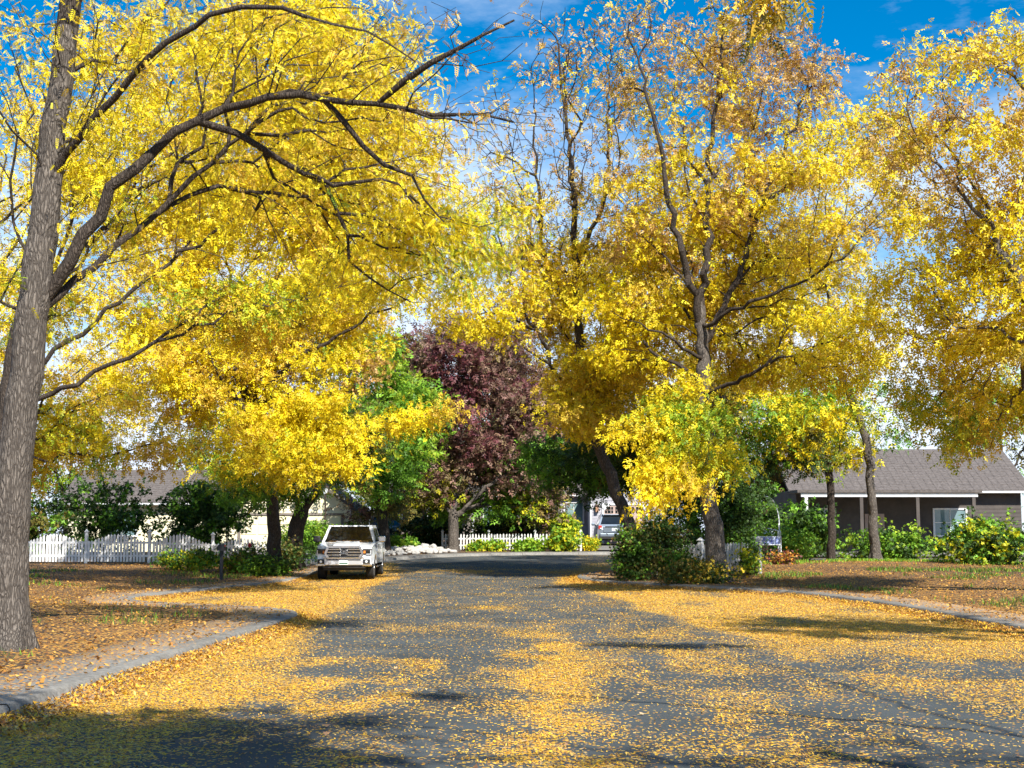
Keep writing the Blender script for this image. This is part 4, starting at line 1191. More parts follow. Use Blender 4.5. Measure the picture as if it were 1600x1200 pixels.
# cream garage on the left
zc = 0.62
hc = tag(empty('house', (-11.25, 72, zc)), 'cream sided garage with a gable end behind the clipped round shrub', 'house')
bm = bmesh.new()
W2 = 3.15
for yy in (0.0,):
    o = [(-W2, 0), (W2, 0), (W2, 2.30), (0, 4.60), (-W2, 2.30)]
    va = [bm.verts.new((x, 0.0, z)) for x, z in o]; vb = [bm.verts.new((x, 8.0, z)) for x, z in o]
    bm.faces.new(va); bm.faces.new(vb[::-1])
    for i in range(5):
        j = (i + 1) % 5; bm.faces.new((va[i], vb[i], vb[j], va[j]))
bm_obj('wall', bm, M['cream'], hc)
siding(hc, (-W2, 0), (W2, 0), 0.2, 4.55, M['cream'], expo=0.24, cut=[(0.5, 5.8, 0, 2.12)], gable=(2.30, 4.60, W2))
d = box('garage_door', (0, -0.02, 1.0), (5.1, 0.03, 2.0), M['cream'], hc)
for r in range(4):
    for c in range(6):
        box('panel', (-2.55 + 0.85 * (c + 0.5), -0.045, 0.5 * (r + 0.5)), (0.76, 0.03, 0.42), M['cream'], d, bevel=0.012)
bm = bmesh.new()
add_box(bm, (0, -0.06, 2.06), (5.36, 0.10, 0.10)); add_box(bm, (-2.62, -0.05, 1.0), (0.12, 0.08, 2.0)); add_box(bm, (2.62, -0.05, 1.0), (0.12, 0.08, 2.0))
bm_obj('door_trim', bm, M['brown_wall'], hc)
bm = bmesh.new(); add_tube(bm, [(W2 - 0.1, -0.08, 2.6), (W2 - 0.1, -0.08, 0.1)], 0.045)
bm_obj('downspout', bm, M['trim'], hc)
gable_roof(hc, -W2, W2, 0, 8, 2.30, 4.60, M['shingle'], over=0.45)
box('side_wing', (-7.4, 3.5, 1.35), (8.2, 6.0, 2.7), M['cream'], hc)
rf = gable_roof(hc, -11.5, -3.6, 0.5, 6.5, 2.72, 4.3, M['shingle'], ridge='x', over=0.4)
w = window(hc, -9.4, -8.0, 1.0, 2.1, 0.5, M['winglass'], M['trim'], (1, 0))

# brown house in the shade behind the purple tree
zb_ = gz(-4, 96) - 0.02
hb = tag(empty('house', (-4, 96, zb_)), 'shaded brown house behind the purple ash', 'house')
box('wall', (0, 4, 1.6), (11.2, 8, 3.2), M['brown_wall'], hb)
siding(hb, (-5.6, 0), (5.6, 0), 0.25, 3.15, M['brown_wall'], expo=0.22, cut=[(0.6, 2.2, 0.9, 2.4), (4.5, 5.7, 0, 2.3), (7.6, 9.4, 0.9, 2.4)])
window(hb, -4.9, -3.5, 1.0, 2.3, 0, M['winglass'], M['trim'], (1, 1))
window(hb, 2.1, 3.7, 1.0, 2.3, 0, M['winglass'], M['trim'], (1, 1))
dr_ = box('door', (-0.5, -0.03, 1.1), (1.0, 0.05, 2.2), M['garage_door'], hb)
bm = bmesh.new(); add_cyl(bm, (-0.12, -0.06, 1.05), (-0.12, -0.11, 1.05), 0.035); bm_obj('handle', bm, M['chrome'], dr_)
for x in (-5.2, -1.6, 1.4):
    box('porch_post', (x, -1.9, 1.45), (0.16, 0.16, 2.9), M['trim'], hb, bevel=0.01)
box('porch_roof', (-1.9, -1.0, 2.98), (7.2, 2.2, 0.14), M['shingle'], hb)
gable_roof(hb, -5.6, 5.6, 0, 8, 3.2, 5.6, M['shingle'], ridge='x', over=0.5)

# dark porch house at the right
zr = gz(20, 72) - 0.02
hr = tag(empty('house', (20, 72, zr)), 'dark house with a porch at the right edge', 'house')
box('wall', (0.5, 5, 1.7), (11.6, 8, 3.5), M['dark_wall'], hr)
siding(hr, (-5.3, 1.0), (6.3, 1.0), 0.25, 3.3, M['dark_wall'], expo=0.2, cut=[(0.7, 2.0, 1.0, 2.5), (3.4, 4.6, 0, 2.3), (7.0, 8.8, 1.0, 2.5)])
window(hr, -4.5, -3.4, 1.1, 2.4, 1.0, M['winglass'], M['white'], (0, 1))
window(hr, 1.8, 3.4, 1.1, 2.4, 1.0, M['winglass'], M['white'], (1, 1))
box('door', (-1.3, 0.96, 1.1), (1.0, 0.05, 2.2), M['garage_door'], hr)
for x in (-5.35, -2.6, 0.2, 3.0):
    box('porch_post', (x, -1.6, 1.5), (0.17, 0.17, 3.0), M['white'] if x < -5 else M['dark_wall'], hr, bevel=0.01)
box('porch_beam', (-1.2, -1.6, 3.1), (8.8, 0.2, 0.2), M['trim'], hr)
box('porch_roof', (-1.2, -0.3, 3.28), (9.2, 3.0, 0.14), M['shingle'], hr)
box('porch_floor', (-1.2, -0.35, 0.16), (9.0, 2.7, 0.2), M['concrete'], hr)
gable_roof(hr, -5.3, 6.3, 1, 9, 3.5, 5.6, M['shingle'], ridge='x', over=0.5)

# ------------------------------------------------------------------ picket fences
def picket_mesh(w, h, t):
    me = bpy.data.meshes.new('picket')
    o = [(-w / 2, 0), (w / 2, 0), (w / 2, h - w * 0.75), (0, h), (-w / 2, h - w * 0.75)]
    V = [(x, -t / 2, z) for x, z in o] + [(x, t / 2, z) for x, z in o]
    F = [(0, 1, 2, 3, 4), (9, 8, 7, 6, 5)] + [(i, i + 5, (i + 1) % 5 + 5, (i + 1) % 5) for i in range(5)]
    me.from_pydata(V, [], F)
    return me

def fence(a, b, label, mat, pitch, w, h, posts, height=None, post_h=1.15, post_w=0.11, skip=None):
    a, b = Vector((*a, 0)), Vector((*b, 0))
    d = b - a; L = d.length; d.normalize(); ang = math.atan2(d.y, d.x)
    m = (a + b) / 2
    z0 = gz(m.x, m.y)
    root = tag(empty('picket_fence', (a.x, a.y, z0), ang), label, 'fence')
    me = picket_mesh(w, h, 0.02); me.materials.append(mat)
    n = int(L / pitch)
    for i in range(n + 1):
        u = i * pitch
        if any(abs(u - p) < post_w * 0.55 + w * 0.5 for p in posts): continue
        if skip and skip(u): continue
        p = a + d * u
        o = link('picket', me, None, root)
        o.location = (u, rng.uniform(-0.003, 0.003), gz(p.x, p.y) - z0 + 0.05)
        o.rotation_euler = (rng.uniform(-0.012, 0.012), rng.uniform(-0.02, 0.02), 0)
        k = height(u) if height else 1.0
        o.scale = (1, 1, k * rng.uniform(0.985, 1.015))
    for p in posts:
        q = a + d * p
        bm = bmesh.new()
        add_box(bm, (p, 0.035, post_h / 2 - 0.1), (post_w, post_w, post_h + 0.2))
        po = bm_obj('post', bm, mat, root, bevel=0.006)
        po.location.z = gz(q.x, q.y) - z0
        bm = bmesh.new()
        add_box(bm, (p, 0.035, post_h + 0.03), (post_w + 0.05, post_w + 0.05, 0.04))
        r = bmesh.ops.create_cone(bm, cap_ends=True, segments=4, radius1=post_w * 0.75, radius2=0.012, depth=0.09)
        bmesh.ops.transform(bm, matrix=Matrix.Translation((p, 0.035, post_h + 0.09)) @ Matrix.Rotation(math.pi / 4, 4, 'Z'), verts=r['verts'])
        bm_obj('cap', bm, mat, po)
    ps = sorted(posts)
    for p0, p1 in zip(ps[:-1], ps[1:]):
        qa, qb = a + d * p0, a + d * p1
        za, zb2 = gz(qa.x, qa.y) - z0, gz(qb.x, qb.y) - z0
        for hh in (0.28, h * 0.74):
            bm = bmesh.new()
            add_prism(bm, [(0.0, -0.045), (0.0, 0.045), (0.001, 0.045), (0.001, -0.045)], 0, 0.001); bm.clear()
            V = []
            for (u, z) in ((p0 + post_w / 2, za), (p1 - post_w / 2, zb2)):
                V.append([bm.verts.new((u, yy, z + hh + zz)) for yy, zz in ((0.013, -0.04), (0.05, -0.04), (0.05, 0.04), (0.013, 0.04))])
            bm.faces.new(V[0][::-1]); bm.faces.new(V[1])
            for i in range(4):
                j = (i + 1) % 4; bm.faces.new((V[0][i], V[0][j], V[1][j], V[1][i]))
            bm_obj('rail', bm, mat, root)
    return root

fence((-3.75, 76.4), (3.75, 76.1), 'white picket fence behind the purple ash trunk across the bend', M['white_old'], 0.165, 0.085, 0.86, [0.0, 2.5, 5.0, 7.45], post_h=1.0)
pr = P(1185, 895, 48.0); pl = P(1030, 880, 50.5)
fence((pl.x, pl.y), (pr.x, pr.y), 'old white picket fence behind the big locust, ending in a thick post', M['white_old'], 0.112, 0.075, 0.98, [0.0, 1.7, (pr - pl).to_2d().length], post_h=1.12, post_w=0.16)
fence((-22.0, 56.5), (-9.3, 56.0), 'white picket fence with a scalloped top on the left behind the rose bush', M['white'], 0.13, 0.09, 1.08, [0.0, 2.54, 5.08, 7.62, 10.16, 12.6], post_h=1.2,
      height=lambda u: 0.90 + 0.14 * math.cos(2 * math.pi * (u % 2.54) / 2.54 + math.pi))

# ------------------------------------------------------------------ vehicles
def arc_bottom(y0, y1, zb, arches, n=10):
    """bottom edge from y0 to y1 with wheel arches (yc, r)"""
    out = [(y0, zb)]
    for yc, r, zc in arches:
        h = zb - zc
        a0 = math.asin(max(-1, min(1, h / r)))
        for k in range(n + 1):
            a = math.pi - a0 - (math.pi - 2 * a0) * k / n
            out.append((yc + r * math.cos(a), zc + r * math.sin(a)))
    out.append((y1, zb))
    return out

def panel(name, corners, inset, off, th, mat, parent, bevel=0.0):
    """slab lying on a four-cornered face: corners counter-clockwise seen from outside"""
    c = [Vector(p) for p in corners]
    n = (c[1] - c[0]).cross(c[3] - c[0]).normalized()
    m = sum(c, Vector()) / 4
    if isinstance(inset, tuple): iu, iv = inset
    else: iu = iv = inset
    q = []
    for i, p in enumerate(c):
        u = (c[1] - c[0]).normalized() * (iu if i in (0, 3) else -iu)
        v = (c[3] - c[0]).normalized() * (iv if i in (0, 1) else -iv)
        q.append(p + u + v)
    bm = bmesh.new()
    a = [bm.verts.new(p + n * (off - th)) for p in q]; b = [bm.verts.new(p + n * off) for p in q]
    bm.faces.new(a[::-1]); bm.faces.new(b)
    for i in range(4):
        j = (i + 1) % 4; bm.faces.new((a[i], a[j], b[j], b[i]))
    return bm_obj(name, bm, mat, parent, bevel=bevel)

def wheel(parent, c, r, w, side):
    root = None
    bm = bmesh.new()
    prof = [(r * 0.66, -w * 0.46), (r * 0.90, -w * 0.5), (r * 0.985, -w * 0.40), (r, -w * 0.2), (r, w * 0.2), (r * 0.985, w * 0.40), (r * 0.90, w * 0.5), (r * 0.66, w * 0.46)]
    K = 28
    rings = [[bm.verts.new((c[0] + x, c[1] + rr * math.cos(2 * math.pi * k / K), c[2] + rr * math.sin(2 * math.pi * k / K))) for k in range(K)] for rr, x in prof]
    for i in range(len(rings)):
        j = (i + 1) % len(rings)
        for k in range(K):
            bm.faces.new((rings[i][k], rings[i][(k + 1) % K], rings[j][(k + 1) % K], rings[j][k]))
    t = bm_obj('wheel', bm, M['rubber'], parent, smooth=True)
    bm = bmesh.new()
    xo = c[0] + side * w * 0.30
    add_cyl(bm, (xo - side * 0.02, c[1], c[2]), (xo, c[1], c[2]), r * 0.665, seg=28)
    for k in range(6):
        a = 2 * math.pi * k / 6
        R = Matrix.Rotation(a, 4, 'X')
        v = add_box(bm, (0, 0, 0), (0.05, r * 0.13, r * 0.56))
        bmesh.ops.transform(bm, matrix=Matrix.Translation((xo + side * 0.02, c[1], c[2])) @ R @ Matrix.Translation((0, 0, r * 0.34)), verts=v)
    add_cyl(bm, (xo, c[1], c[2]), (xo + side * 0.06, c[1], c[2]), r * 0.16, seg=14)
    bm_obj('rim', bm, M['rim'], t)
    return t

def shape_body(bm, half, taper_lo, taper_hi, y0, y1, tumble, zref):
    for v in bm.verts:
        f = 1.0
        if v.co.y < y0 + 0.7: f *= 1 - taper_lo * (1 - (v.co.y - y0) / 0.7) ** 2
        if v.co.y > y1 - 0.7: f *= 1 - taper_hi * (1 - (y1 - v.co.y) / 0.7) ** 2
        if v.co.z > zref: f *= 1 - tumble * (v.co.z - zref)
        v.co.x *= f

def frustum(name, mat, parent, zb, zt, yb0, yb1, yt0, yt1, wb, wt, bevel):
    bm = bmesh.new()
    b = [bm.verts.new(p) for p in ((-wb, yb0, zb), (wb, yb0, zb), (wb, yb1, zb), (-wb, yb1, zb))]
    t = [bm.verts.new(p) for p in ((-wt, yt0, zt), (wt, yt0, zt), (wt, yt1, zt), (-wt, yt1, zt))]
    bm.faces.new(b[::-1]); bm.faces.new(t)
    for i in range(4):
        j = (i + 1) % 4; bm.faces.new((b[i], b[j], t[j], t[i]))
    return bm_obj(name, bm, mat, parent, smooth=False, bevel=bevel, seg=3)

def lerp(a, b, t): return Vector(a) * (1 - t) + Vector(b) * t

# white pickup, its nose to the camera (local -y), origin under the front bumper
tx, ty = P(537, 900, 50.0).x, 50.0
truck = tag(empty('pickup_truck', (tx, ty, g0(ty) - 0.0)), 'white crew cab pickup with a big chrome grille parked at the left curb', 'pickup truck')
truck.rotation_euler = (0.006, 0, 0.012)
TP = M['truck']
ARC = [(0.98, 0.50, 0.42), (4.70, 0.50, 0.42)]
top = [(5.76, 0.66), (5.80, 0.95), (5.78, 1.28), (3.95, 1.30), (1.62, 1.31), (1.45, 1.30), (0.42, 1.20), (0.20, 1.13), (0.10, 0.98), (0.08, 0.72)]
bm = bmesh.new(); add_prism(bm, arc_bottom(0.14, 5.66, 0.56, ARC) + top, -1.03, 1.03)
shape_body(bm, 1.03, 0.09, 0.03, 0.08, 5.8, 0.10, 1.0)
bm_obj('body', bm, TP, truck, bevel=0.045)
bm = bmesh.new(); add_prism(bm, [(0.30, 1.185), (0.45, 1.235), (1.40, 1.345), (1.56, 1.335), (1.56, 1.25), (0.32, 1.1)], -0.80, 0.80)
for v in bm.verts:
    if abs(v.co.x) > 0.7 and v.co.z > 1.18: v.co.z -= 0.03
bm_obj('hood', bm, TP, truck, bevel=0.03)
bm = bmesh.new(); add_prism(bm, [(0.42, 1.25), (1.30, 1.362), (1.42, 1.352), (1.42, 1.3), (0.42, 1.2)], -0.42, 0.42)
bm_obj('hood_bulge', bm, TP, truck, bevel=0.02)
box('chassis', (0, 2.9, 0.46), (1.5, 5.2, 0.24), M['black'], truck)
ZB, ZT = 1.27, 1.93
YB0, YB1, YT0, YT1, WB, WT = 1.48, 4.02, 2.22, 3.82, 0.98, 0.79
cab = frustum('cab', TP, truck, ZB, ZT, YB0, YB1, YT0, YT1, WB, WT, 0.07)
fc = [(-WB, YB0, ZB), (WB, YB0, ZB), (WT, YT0, ZT), (-WT, YT0, ZT)]
panel('windshield', fc, (0.10, 0.075), 0.006, 0.02, M['glass'], truck, bevel=0.004)
for sg in (1, -1):
    sb = lambda y, t: Vector((sg * (WB + (WT - WB) * t), y, ZB + (ZT - ZB) * t))
    for y0b, y1b, y0t, y1t in ((1.98, 2.86, 2.42, 2.86), (2.96, 3.82, 2.96, 3.70)):
        c = [sb(y0b, 0.12), sb(y1b, 0.12), sb(y1t, 0.84), sb(y0t, 0.84)]
        if sg < 0: c = [c[1], c[0], c[3], c[2]]
        panel('side_window', c, 0.0, 0.006, 0.02, M['glass'], truck)
    for y0, y1 in ((1.72, 2.88), (2.91, 3.95)):
        dd = box('door', (sg * 0.985, (y0 + y1) / 2, 0.94), (0.035, y1 - y0, 0.60), TP, truck, bevel=0.012); dd.location.x += sg * 0.04
        box('handle', (sg * 1.012, y1 - 0.16, 1.10), (0.03, 0.20, 0.035), M['chrome'], dd, bevel=0.008)
    box('side_step', (sg * 0.97, 2.85, 0.44), (0.14, 2.3, 0.05), M['chrome'], truck, bevel=0.015)
    mi = box('mirror', (sg * 1.19, 1.86, 1.43), (0.26, 0.13, 0.22), M['chrome'] if sg > 0 else M['black'], truck, bevel=0.04)
    box('arm', (sg * 1.01, 1.88, 1.37), (0.14, 0.06, 0.06), M['black'], mi)
    for yc in (0.98, 4.70): wheel(truck, (sg * 0.86, yc, 0.41), 0.41, 0.28, sg)
    hl = box('headlight', (sg * 0.815, 0.10, 1.005), (0.34, 0.12, 0.20), M['black'], truck, bevel=0.03)
    box('lens', (sg * 0.84, 0.035, 1.0), (0.10, 0.02, 0.085), M['glass'], hl, bevel=0.008)
    box('turn_signal', (sg * 0.72, 0.035, 0.99), (0.07, 0.02, 0.09), M['amber'], hl, bevel=0.008)
    box('light_bar', (sg * 0.945, 0.042, 0.985), (0.03, 0.025, 0.15), M['lens'], hl)
    box('light_strip', (sg * 0.86, 0.040, 0.918), (0.15, 0.025, 0.02), M['lens'], hl)
    fg = box('fog_light_housing', (sg * 0.80, -0.015, 0.66), (0.24, 0.10, 0.16), M['black'], truck, bevel=0.02)
    bm = bmesh.new(); add_cyl(bm, (sg * 0.80, -0.06, 0.66), (sg * 0.80, -0.08, 0.66), 0.045, seg=16); bm_obj('fog_light', bm, M['lens'], fg)
    box('bumper_corner', (sg * 0.82, 0.04, 0.545), (0.36, 0.22, 0.10), M['chrome'], truck, bevel=0.03)
    box('tail_light', (sg * 0.86, 5.79, 1.05), (0.16, 0.05, 0.34), M['redlens'], truck, bevel=0.01)
# grille
gr = box('grille', (0, 0.05, 0.97), (1.20, 0.08, 0.40), M['black'], truck)
bm = bmesh.new()
def frame_seg(bm, a, b, w, y0, y1):
    a, b = Vector(a), Vector(b); d = (b - a).normalized(); n = Vector((-d.y, d.x)) * w / 2
    q = [a - n, b - n, b + n, a + n]
    va = [bm.verts.new((p.x, y0, p.y)) for p in q]; vb = [bm.verts.new((p.x, y1, p.y)) for p in q]
    bm.faces.new(va); bm.faces.new(vb[::-1])
    for i in range(4):
        j = (i + 1) % 4; bm.faces.new((va[i], vb[i], vb[j], va[j]))
hexo = [(-0.52, 0.755), (0.52, 0.755), (0.655, 0.93), (0.56, 1.17), (-0.56, 1.17), (-0.655, 0.93)]
for i in range(6): frame_seg(bm, hexo[i], hexo[(i + 1) % 6], 0.075, -0.045 - 0.002 * (i % 2), 0.06)
bm_obj('frame', bm, M['chrome'], gr)
for z, hw in ((1.085, 0.56), (0.985, 0.60), (0.885, 0.58)):
    bm = bmesh.new()
    for s in (-1, 1):
        add_box(bm, (s * (hw + 0.12) / 2, -0.005, z), (hw - 0.12, 0.05, 0.040))
    bm_obj('bar', bm, M['chrome'], gr, bevel=0.01)
for z in (1.135, 1.035, 0.935, 0.835):
    box('slat', (0, 0.005, z), (1.1, 0.02, 0.010), M['black'], gr)
def ring(bm, cx, cz, rx, rz, w, y0, y1, K=24):
    V = []
    for k in range(K):
        a = 2 * math.pi * k / K
        V.append([bm.verts.new((cx + (rx + o) * math.cos(a), y, cz + (rz + o) * math.sin(a))) for o, y in ((-w, y0), (w, y0), (w, y1), (-w, y1))])
    for k in range(K):
        a, b = V[k], V[(k + 1) % K]
        for i in range(4):
            j = (i + 1) % 4; bm.faces.new((a[i], b[i], b[j], a[j]))
bm = bmesh.new()
ring(bm, 0, 0.985, 0.115, 0.078, 0.010, -0.062, -0.03); ring(bm, 0, 0.985, 0.045, 0.070, 0.008, -0.066, -0.034); ring(bm, 0, 1.012, 0.082, 0.038, 0.008, -0.064, -0.032)
bm_obj('emblem', bm, M['black'], gr)
bm = bmesh.new(); add_box(bm, (0, -0.01, 0.985), (0.26, 0.03, 0.17)); bm_obj('emblem_base', bm, M['rim'], gr, bevel=0.012)
bp_ = box('bumper', (0, -0.03, 0.64), (1.36, 0.16, 0.22), M['bumper'], truck, bevel=0.03)
box('intake', (0, -0.115, 0.722), (1.20, 0.02, 0.035), M['black'], bp_)
box('lip', (0, -0.05, 0.785), (1.46, 0.13, 0.05), M['chrome'], bp_, bevel=0.015)
box('valance', (0, 0.06, 0.49), (1.50, 0.18, 0.12), M['black'], bp_, bevel=0.02)
npl = box('number_plate', (0.0, -0.122, 0.628), (0.31, 0.015, 0.155), M['plate'], truck)
box('plate_band', (0.0, -0.1315, 0.60), (0.29, 0.004, 0.05), M['plate_ink'], npl)
for x in (-0.34, 0.36):
    box('wiper', (x, 1.60, 1.385), (0.55, 0.03, 0.02), M['black'], truck, rot=Matrix.Rotation(0.12, 4, 'Y'))
bm = bmesh.new(); add_cyl(bm, (-0.7, 1.0, 0.41), (0.7, 1.0, 0.41), 0.06); add_cyl(bm, (-0.7, 4.7, 0.41), (0.7, 4.7, 0.41), 0.07)
bm_obj('axle', bm, M['rim'], truck)

def make_suv(loc, rz, paint, label):
    """utility vehicle, tail at local y = 0, nose at +y"""
    v = tag(empty('parked_suv', loc, rz), label, 'car')
    H = 0.985
    top = [(4.86, 0.62), (4.90, 0.82), (4.72, 1.00), (4.4, 1.06), (3.62, 1.13), (0.16, 1.16), (0.06, 1.08), (0.0, 0.88), (0.02, 0.62)]
    bm = bmesh.new(); add_prism(bm, arc_bottom(0.12, 4.78, 0.36, [(0.98, 0.43, 0.38), (3.86, 0.43, 0.38)]) + top, -H, H)
    shape_body(bm, H, 0.06, 0.12, 0.0, 4.9, 0.10, 0.9)
    bm_obj('body', bm, paint, v, bevel=0.06)
    zb, zt = 1.12, 1.76
    wb, wt = 0.93, 0.72
    frustum('cabin', paint, v, zb, zt, 0.10, 3.72, 0.52, 2.75, wb, wt, 0.08)
    panel('rear_window', [(wb, 0.10, zb), (-wb, 0.10, zb), (-wt, 0.52, zt), (wt, 0.52, zt)][::-1] if False else [(-wb, 0.10, zb), (wb, 0.10, zb), (wt, 0.52, zt), (-wt, 0.52, zt)], (0.10, 0.09), 0.006, 0.02, M['glass'], v)
    panel('windshield', [(wb, 3.72, zb), (-wb, 3.72, zb), (-wt, 2.75, zt), (wt, 2.75, zt)], (0.10, 0.07), 0.006, 0.02, M['glass'], v)
    box('spoiler', (0, 0.47, 1.765), (1.36, 0.26, 0.045), paint, v, bevel=0.015)
    for sg in (1, -1):
        sb = lambda y, t: Vector((sg * (wb + (wt - wb) * t), y, zb + (zt - zb) * t))
        for a0, a1, b0, b1 in ((0.42, 1.10, 0.72, 1.10), (1.20, 2.10, 1.20, 2.10), (2.20, 3.20, 2.20, 2.66)):
            c = [sb(a0, 0.14), sb(a1, 0.14), sb(b1, 0.84), sb(b0, 0.84)]
            if sg < 0: c = [c[1], c[0], c[3], c[2]]
            panel('side_window', c, 0.0, 0.006, 0.02, M['glass'], v)
        tl = box('tail_light', (sg * 0.84, 0.035, 1.02), (0.20, 0.14, 0.22), M['redlens'], v, bevel=0.03)
        box('reverse_lens', (sg * 0.80, -0.042, 0.96), (0.10, 0.02, 0.07), M['lens'], tl)
        box('headlight', (sg * 0.72, 4.80, 0.88), (0.34, 0.16, 0.15), M['lens'], v, bevel=0.03)
        mi = box('mirror', (sg * 1.07, 3.1, 1.22), (0.22, 0.12, 0.16), paint, v, bevel=0.03)
        box('arm', (sg * 0.95, 3.1, 1.17), (0.10, 0.06, 0.05), M['black'], mi)
        box('reflector', (sg * 0.62, -0.035, 0.50), (0.22, 0.02, 0.04), M['redlens'], v)
        bm = bmesh.new(); add_tube(bm, [(sg * 0.66, 0.7, 1.77), (sg * 0.66, 0.8, 1.82), (sg * 0.66, 2.4, 1.82), (sg * 0.66, 2.5, 1.76)], 0.02); bm_obj('roof_rail', bm, M['rim'], v)
        for yc in (0.98, 3.86): wheel(v, (sg * 0.86, yc, 0.37), 0.37, 0.24, sg)
        for y0, y1 in ((1.15, 2.13), (2.16, 3.25)):
            dd = box('door', (sg * 0.978, (y0 + y1) / 2, 0.76), (0.03, y1 - y0, 0.56), paint, v, bevel=0.012)
            box('handle', (sg * 1.0, y0 + 0.15, 0.95), (0.03, 0.18, 0.03), M['chrome'], dd)
    tg = box('tailgate', (0, -0.003, 0.90), (1.30, 0.05, 0.34), paint, v, bevel=0.02)
    box('chrome_strip', (0, -0.04, 1.055), (1.1, 0.02, 0.045), M['chrome'], tg)
    npl = box('number_plate', (0, -0.036, 0.90), (0.32, 0.015, 0.16), M['plate'], tg)
    bu = box('bumper', (0, -0.01, 0.58), (1.72, 0.14, 0.20), paint, v, bevel=0.04)
    box('lower_bumper', (0, 0.02, 0.42), (1.6, 0.14, 0.14), M['black'], bu, bevel=0.02)
    box('grille', (0, 4.87, 0.84), (0.95, 0.08, 0.22), M['black'], v, bevel=0.02)
    box('front_bumper', (0, 4.86, 0.52), (1.6, 0.16, 0.24), paint, v, bevel=0.05)
    box('underbody', (0, 2.4, 0.34), (1.5, 4.2, 0.16), M['black'], v)
    return v

sx = P(959, 857, 83.2)
make_suv((sx.x, 82.4, gz(sx.x, 84.8) + 0.05), 0.0, M['suv'], 'silver blue utility vehicle seen from behind on the pale driveway')
dx_ = P(598, 850, 84)
make_suv((dx_.x - 0.35, 88.0, gz(dx_.x, 85) + 0.05), math.pi + 0.12, M['darkcar'], 'dark utility vehicle facing the street in the shade behind the pickup')

# ------------------------------------------------------------------ garden things
def shrub(name, c, r, label, pal, tips=40, per=5, lv=14, leaf='small', cat='shrub', group=None, size=1.0, z_lift=0.0, accents=None, droop=0.1, spread=0.12, stems=5):
    x, y = c
    z = gz(x, y) - 0.04
    b = Vector((x, y, z))
    root = tag(empty(name, b), label, cat, group)
    A, pn, nlv = blob_points([((x, y, z + r[2] * 1.02 + z_lift), r, tips, per, pal, lv)])
    low = A[:, 2] < z + 0.08; A[low, 2] = z + 0.08 + rng.uniform(0, 0.15, low.sum())
    limbs = []
    for k in range(stems):
        a = 2 * math.pi * k / stems + rng.uniform(0, 1)
        q = b + Vector((math.cos(a) * r[0] * 0.35, math.sin(a) * r[1] * 0.35, r[2] * 1.1 + z_lift))
        limbs.append([b + Vector((0, 0, -0.05 if k == 0 else 0.02)), b + (q - b) * 0.5 + Vector((0, 0, 0.05)), q])
    step = 0.3
    pos, par, dr, tp, nl = grow(limbs, A, alpha=0.3, step=0.3, wander=0.015)
    rad = radii(par, 0.003, 0.035 if r[2] > 0.5 else 0.012)
    V, F = tube_mesh(pos - np.array(b), par, rad, 0.0)
    link('stems', mesh_np('stems', V, F), M['bark_dark'], root, smooth=True)
    reps = rng.poisson(nlv); ti = np.repeat(np.arange(len(tp)), reps); tip = tp[ti]
    f = rng.uniform(0, 1, len(ti))
    q = pos[tip] * (1 - f)[:, None] + pos[np.maximum(par[tip], 0)] * f[:, None] + rng.normal(size=(len(ti), 3)) * spread
    q[:, 2] = np.maximum(q[:, 2], z + 0.03)
    d = dr[tip] * 0.5 + rng.normal(size=q.shape) * 0.7; d[:, 2] -= droop
    cols = pick_cols([pn[i] for i in ti]) * rng.uniform(0.85, 1.1, len(tp))[ti][:, None]
    V, F, C = place_leaves(LEAF[leaf], q - np.array(b), d, rng.uniform(0.75, 1.2, len(ti)) * size, cols, 0.5)
    link('foliage', mesh_np('foliage', V, F, C), M['leaf'], root)
    if accents:
        for (ox, oy, oz, col, rr) in accents:
            n = 16
            u = rng.normal(size=(n, 3)); u /= np.linalg.norm(u, axis=1, keepdims=True)
            V, F, C = place_leaves(broad(rr, rr * 0.9), np.zeros((n, 3)), u, np.ones(n), pick_cols([col] * n), 0.1)
            o = link('flower', mesh_np('flower', V, F, C), M['leaf'], root); o.location = (ox, oy, oz)
    TRIS['shrub ' + label] = len(F) * 2
    return root

def X(px, d): return (px - 800.0) / FPX * d * 1.0057   # column to metres at distance d
def at(px, d): return (P(px, 840, d).x, d)
shrub('round_shrub', at(481, 66), (0.95, 0.9, 0.75), 'clipped round green shrub left of the pickup', ['green', 'green', 'dark', 'lime'], 80, 6, 17, group='shrubs', z_lift=0.1)
shrub('rose_bush', at(392, 53.3), (0.55, 0.4, 0.5), 'rose bush with one red bloom in front of the left picket fence', ['dark', 'green', 'green'], 34, 5, 12, accents=[(0.05, -0.45, 1.05, 'red', 0.11), (-0.42, -0.3, 0.82, 'flowerwhite', 0.05)])
shrub('garden_shrub', at(420, 50.4), (0.75, 0.4, 0.34), 'low leafy plants at the foot of the forked locust', ['green', 'dark', 'lime'], 34, 5, 14, group='shrubs')
shrub('garden_shrub', at(372, 52.6), (0.5, 0.4, 0.28), 'low plant with yellowing leaves by the left fence', ['yelgreen', 'green', 'olive'], 24, 5, 12, group='shrubs')
shrub('garden_shrub', at(445, 54.5), (0.8, 0.5, 0.55), 'dark bush in the shade between the two left trunks', ['dark', 'dark', 'olive'], 40, 5, 12, group='shrubs')
shrub('garden_shrub', at(300, 52.0), (1.1, 0.6, 0.4), 'green plants along the left fence near the frame edge', ['green', 'dark', 'yelgreen'], 44, 5, 12, group='shrubs')
shrub('garden_shrub', at(523, 69.5), (0.5, 0.4, 0.62), 'yellow green bush against the cream garage', ['lime', 'yelgreen', 'green'], 24, 5, 12, group='shrubs', leaf='broad')
shrub('garden_shrub', at(551, 71.0), (0.22, 0.25, 0.75), 'tall pale green bush at the corner of the cream garage', ['green', 'lime', 'dark'], 50, 5, 12, group='shrubs', leaf='broad')
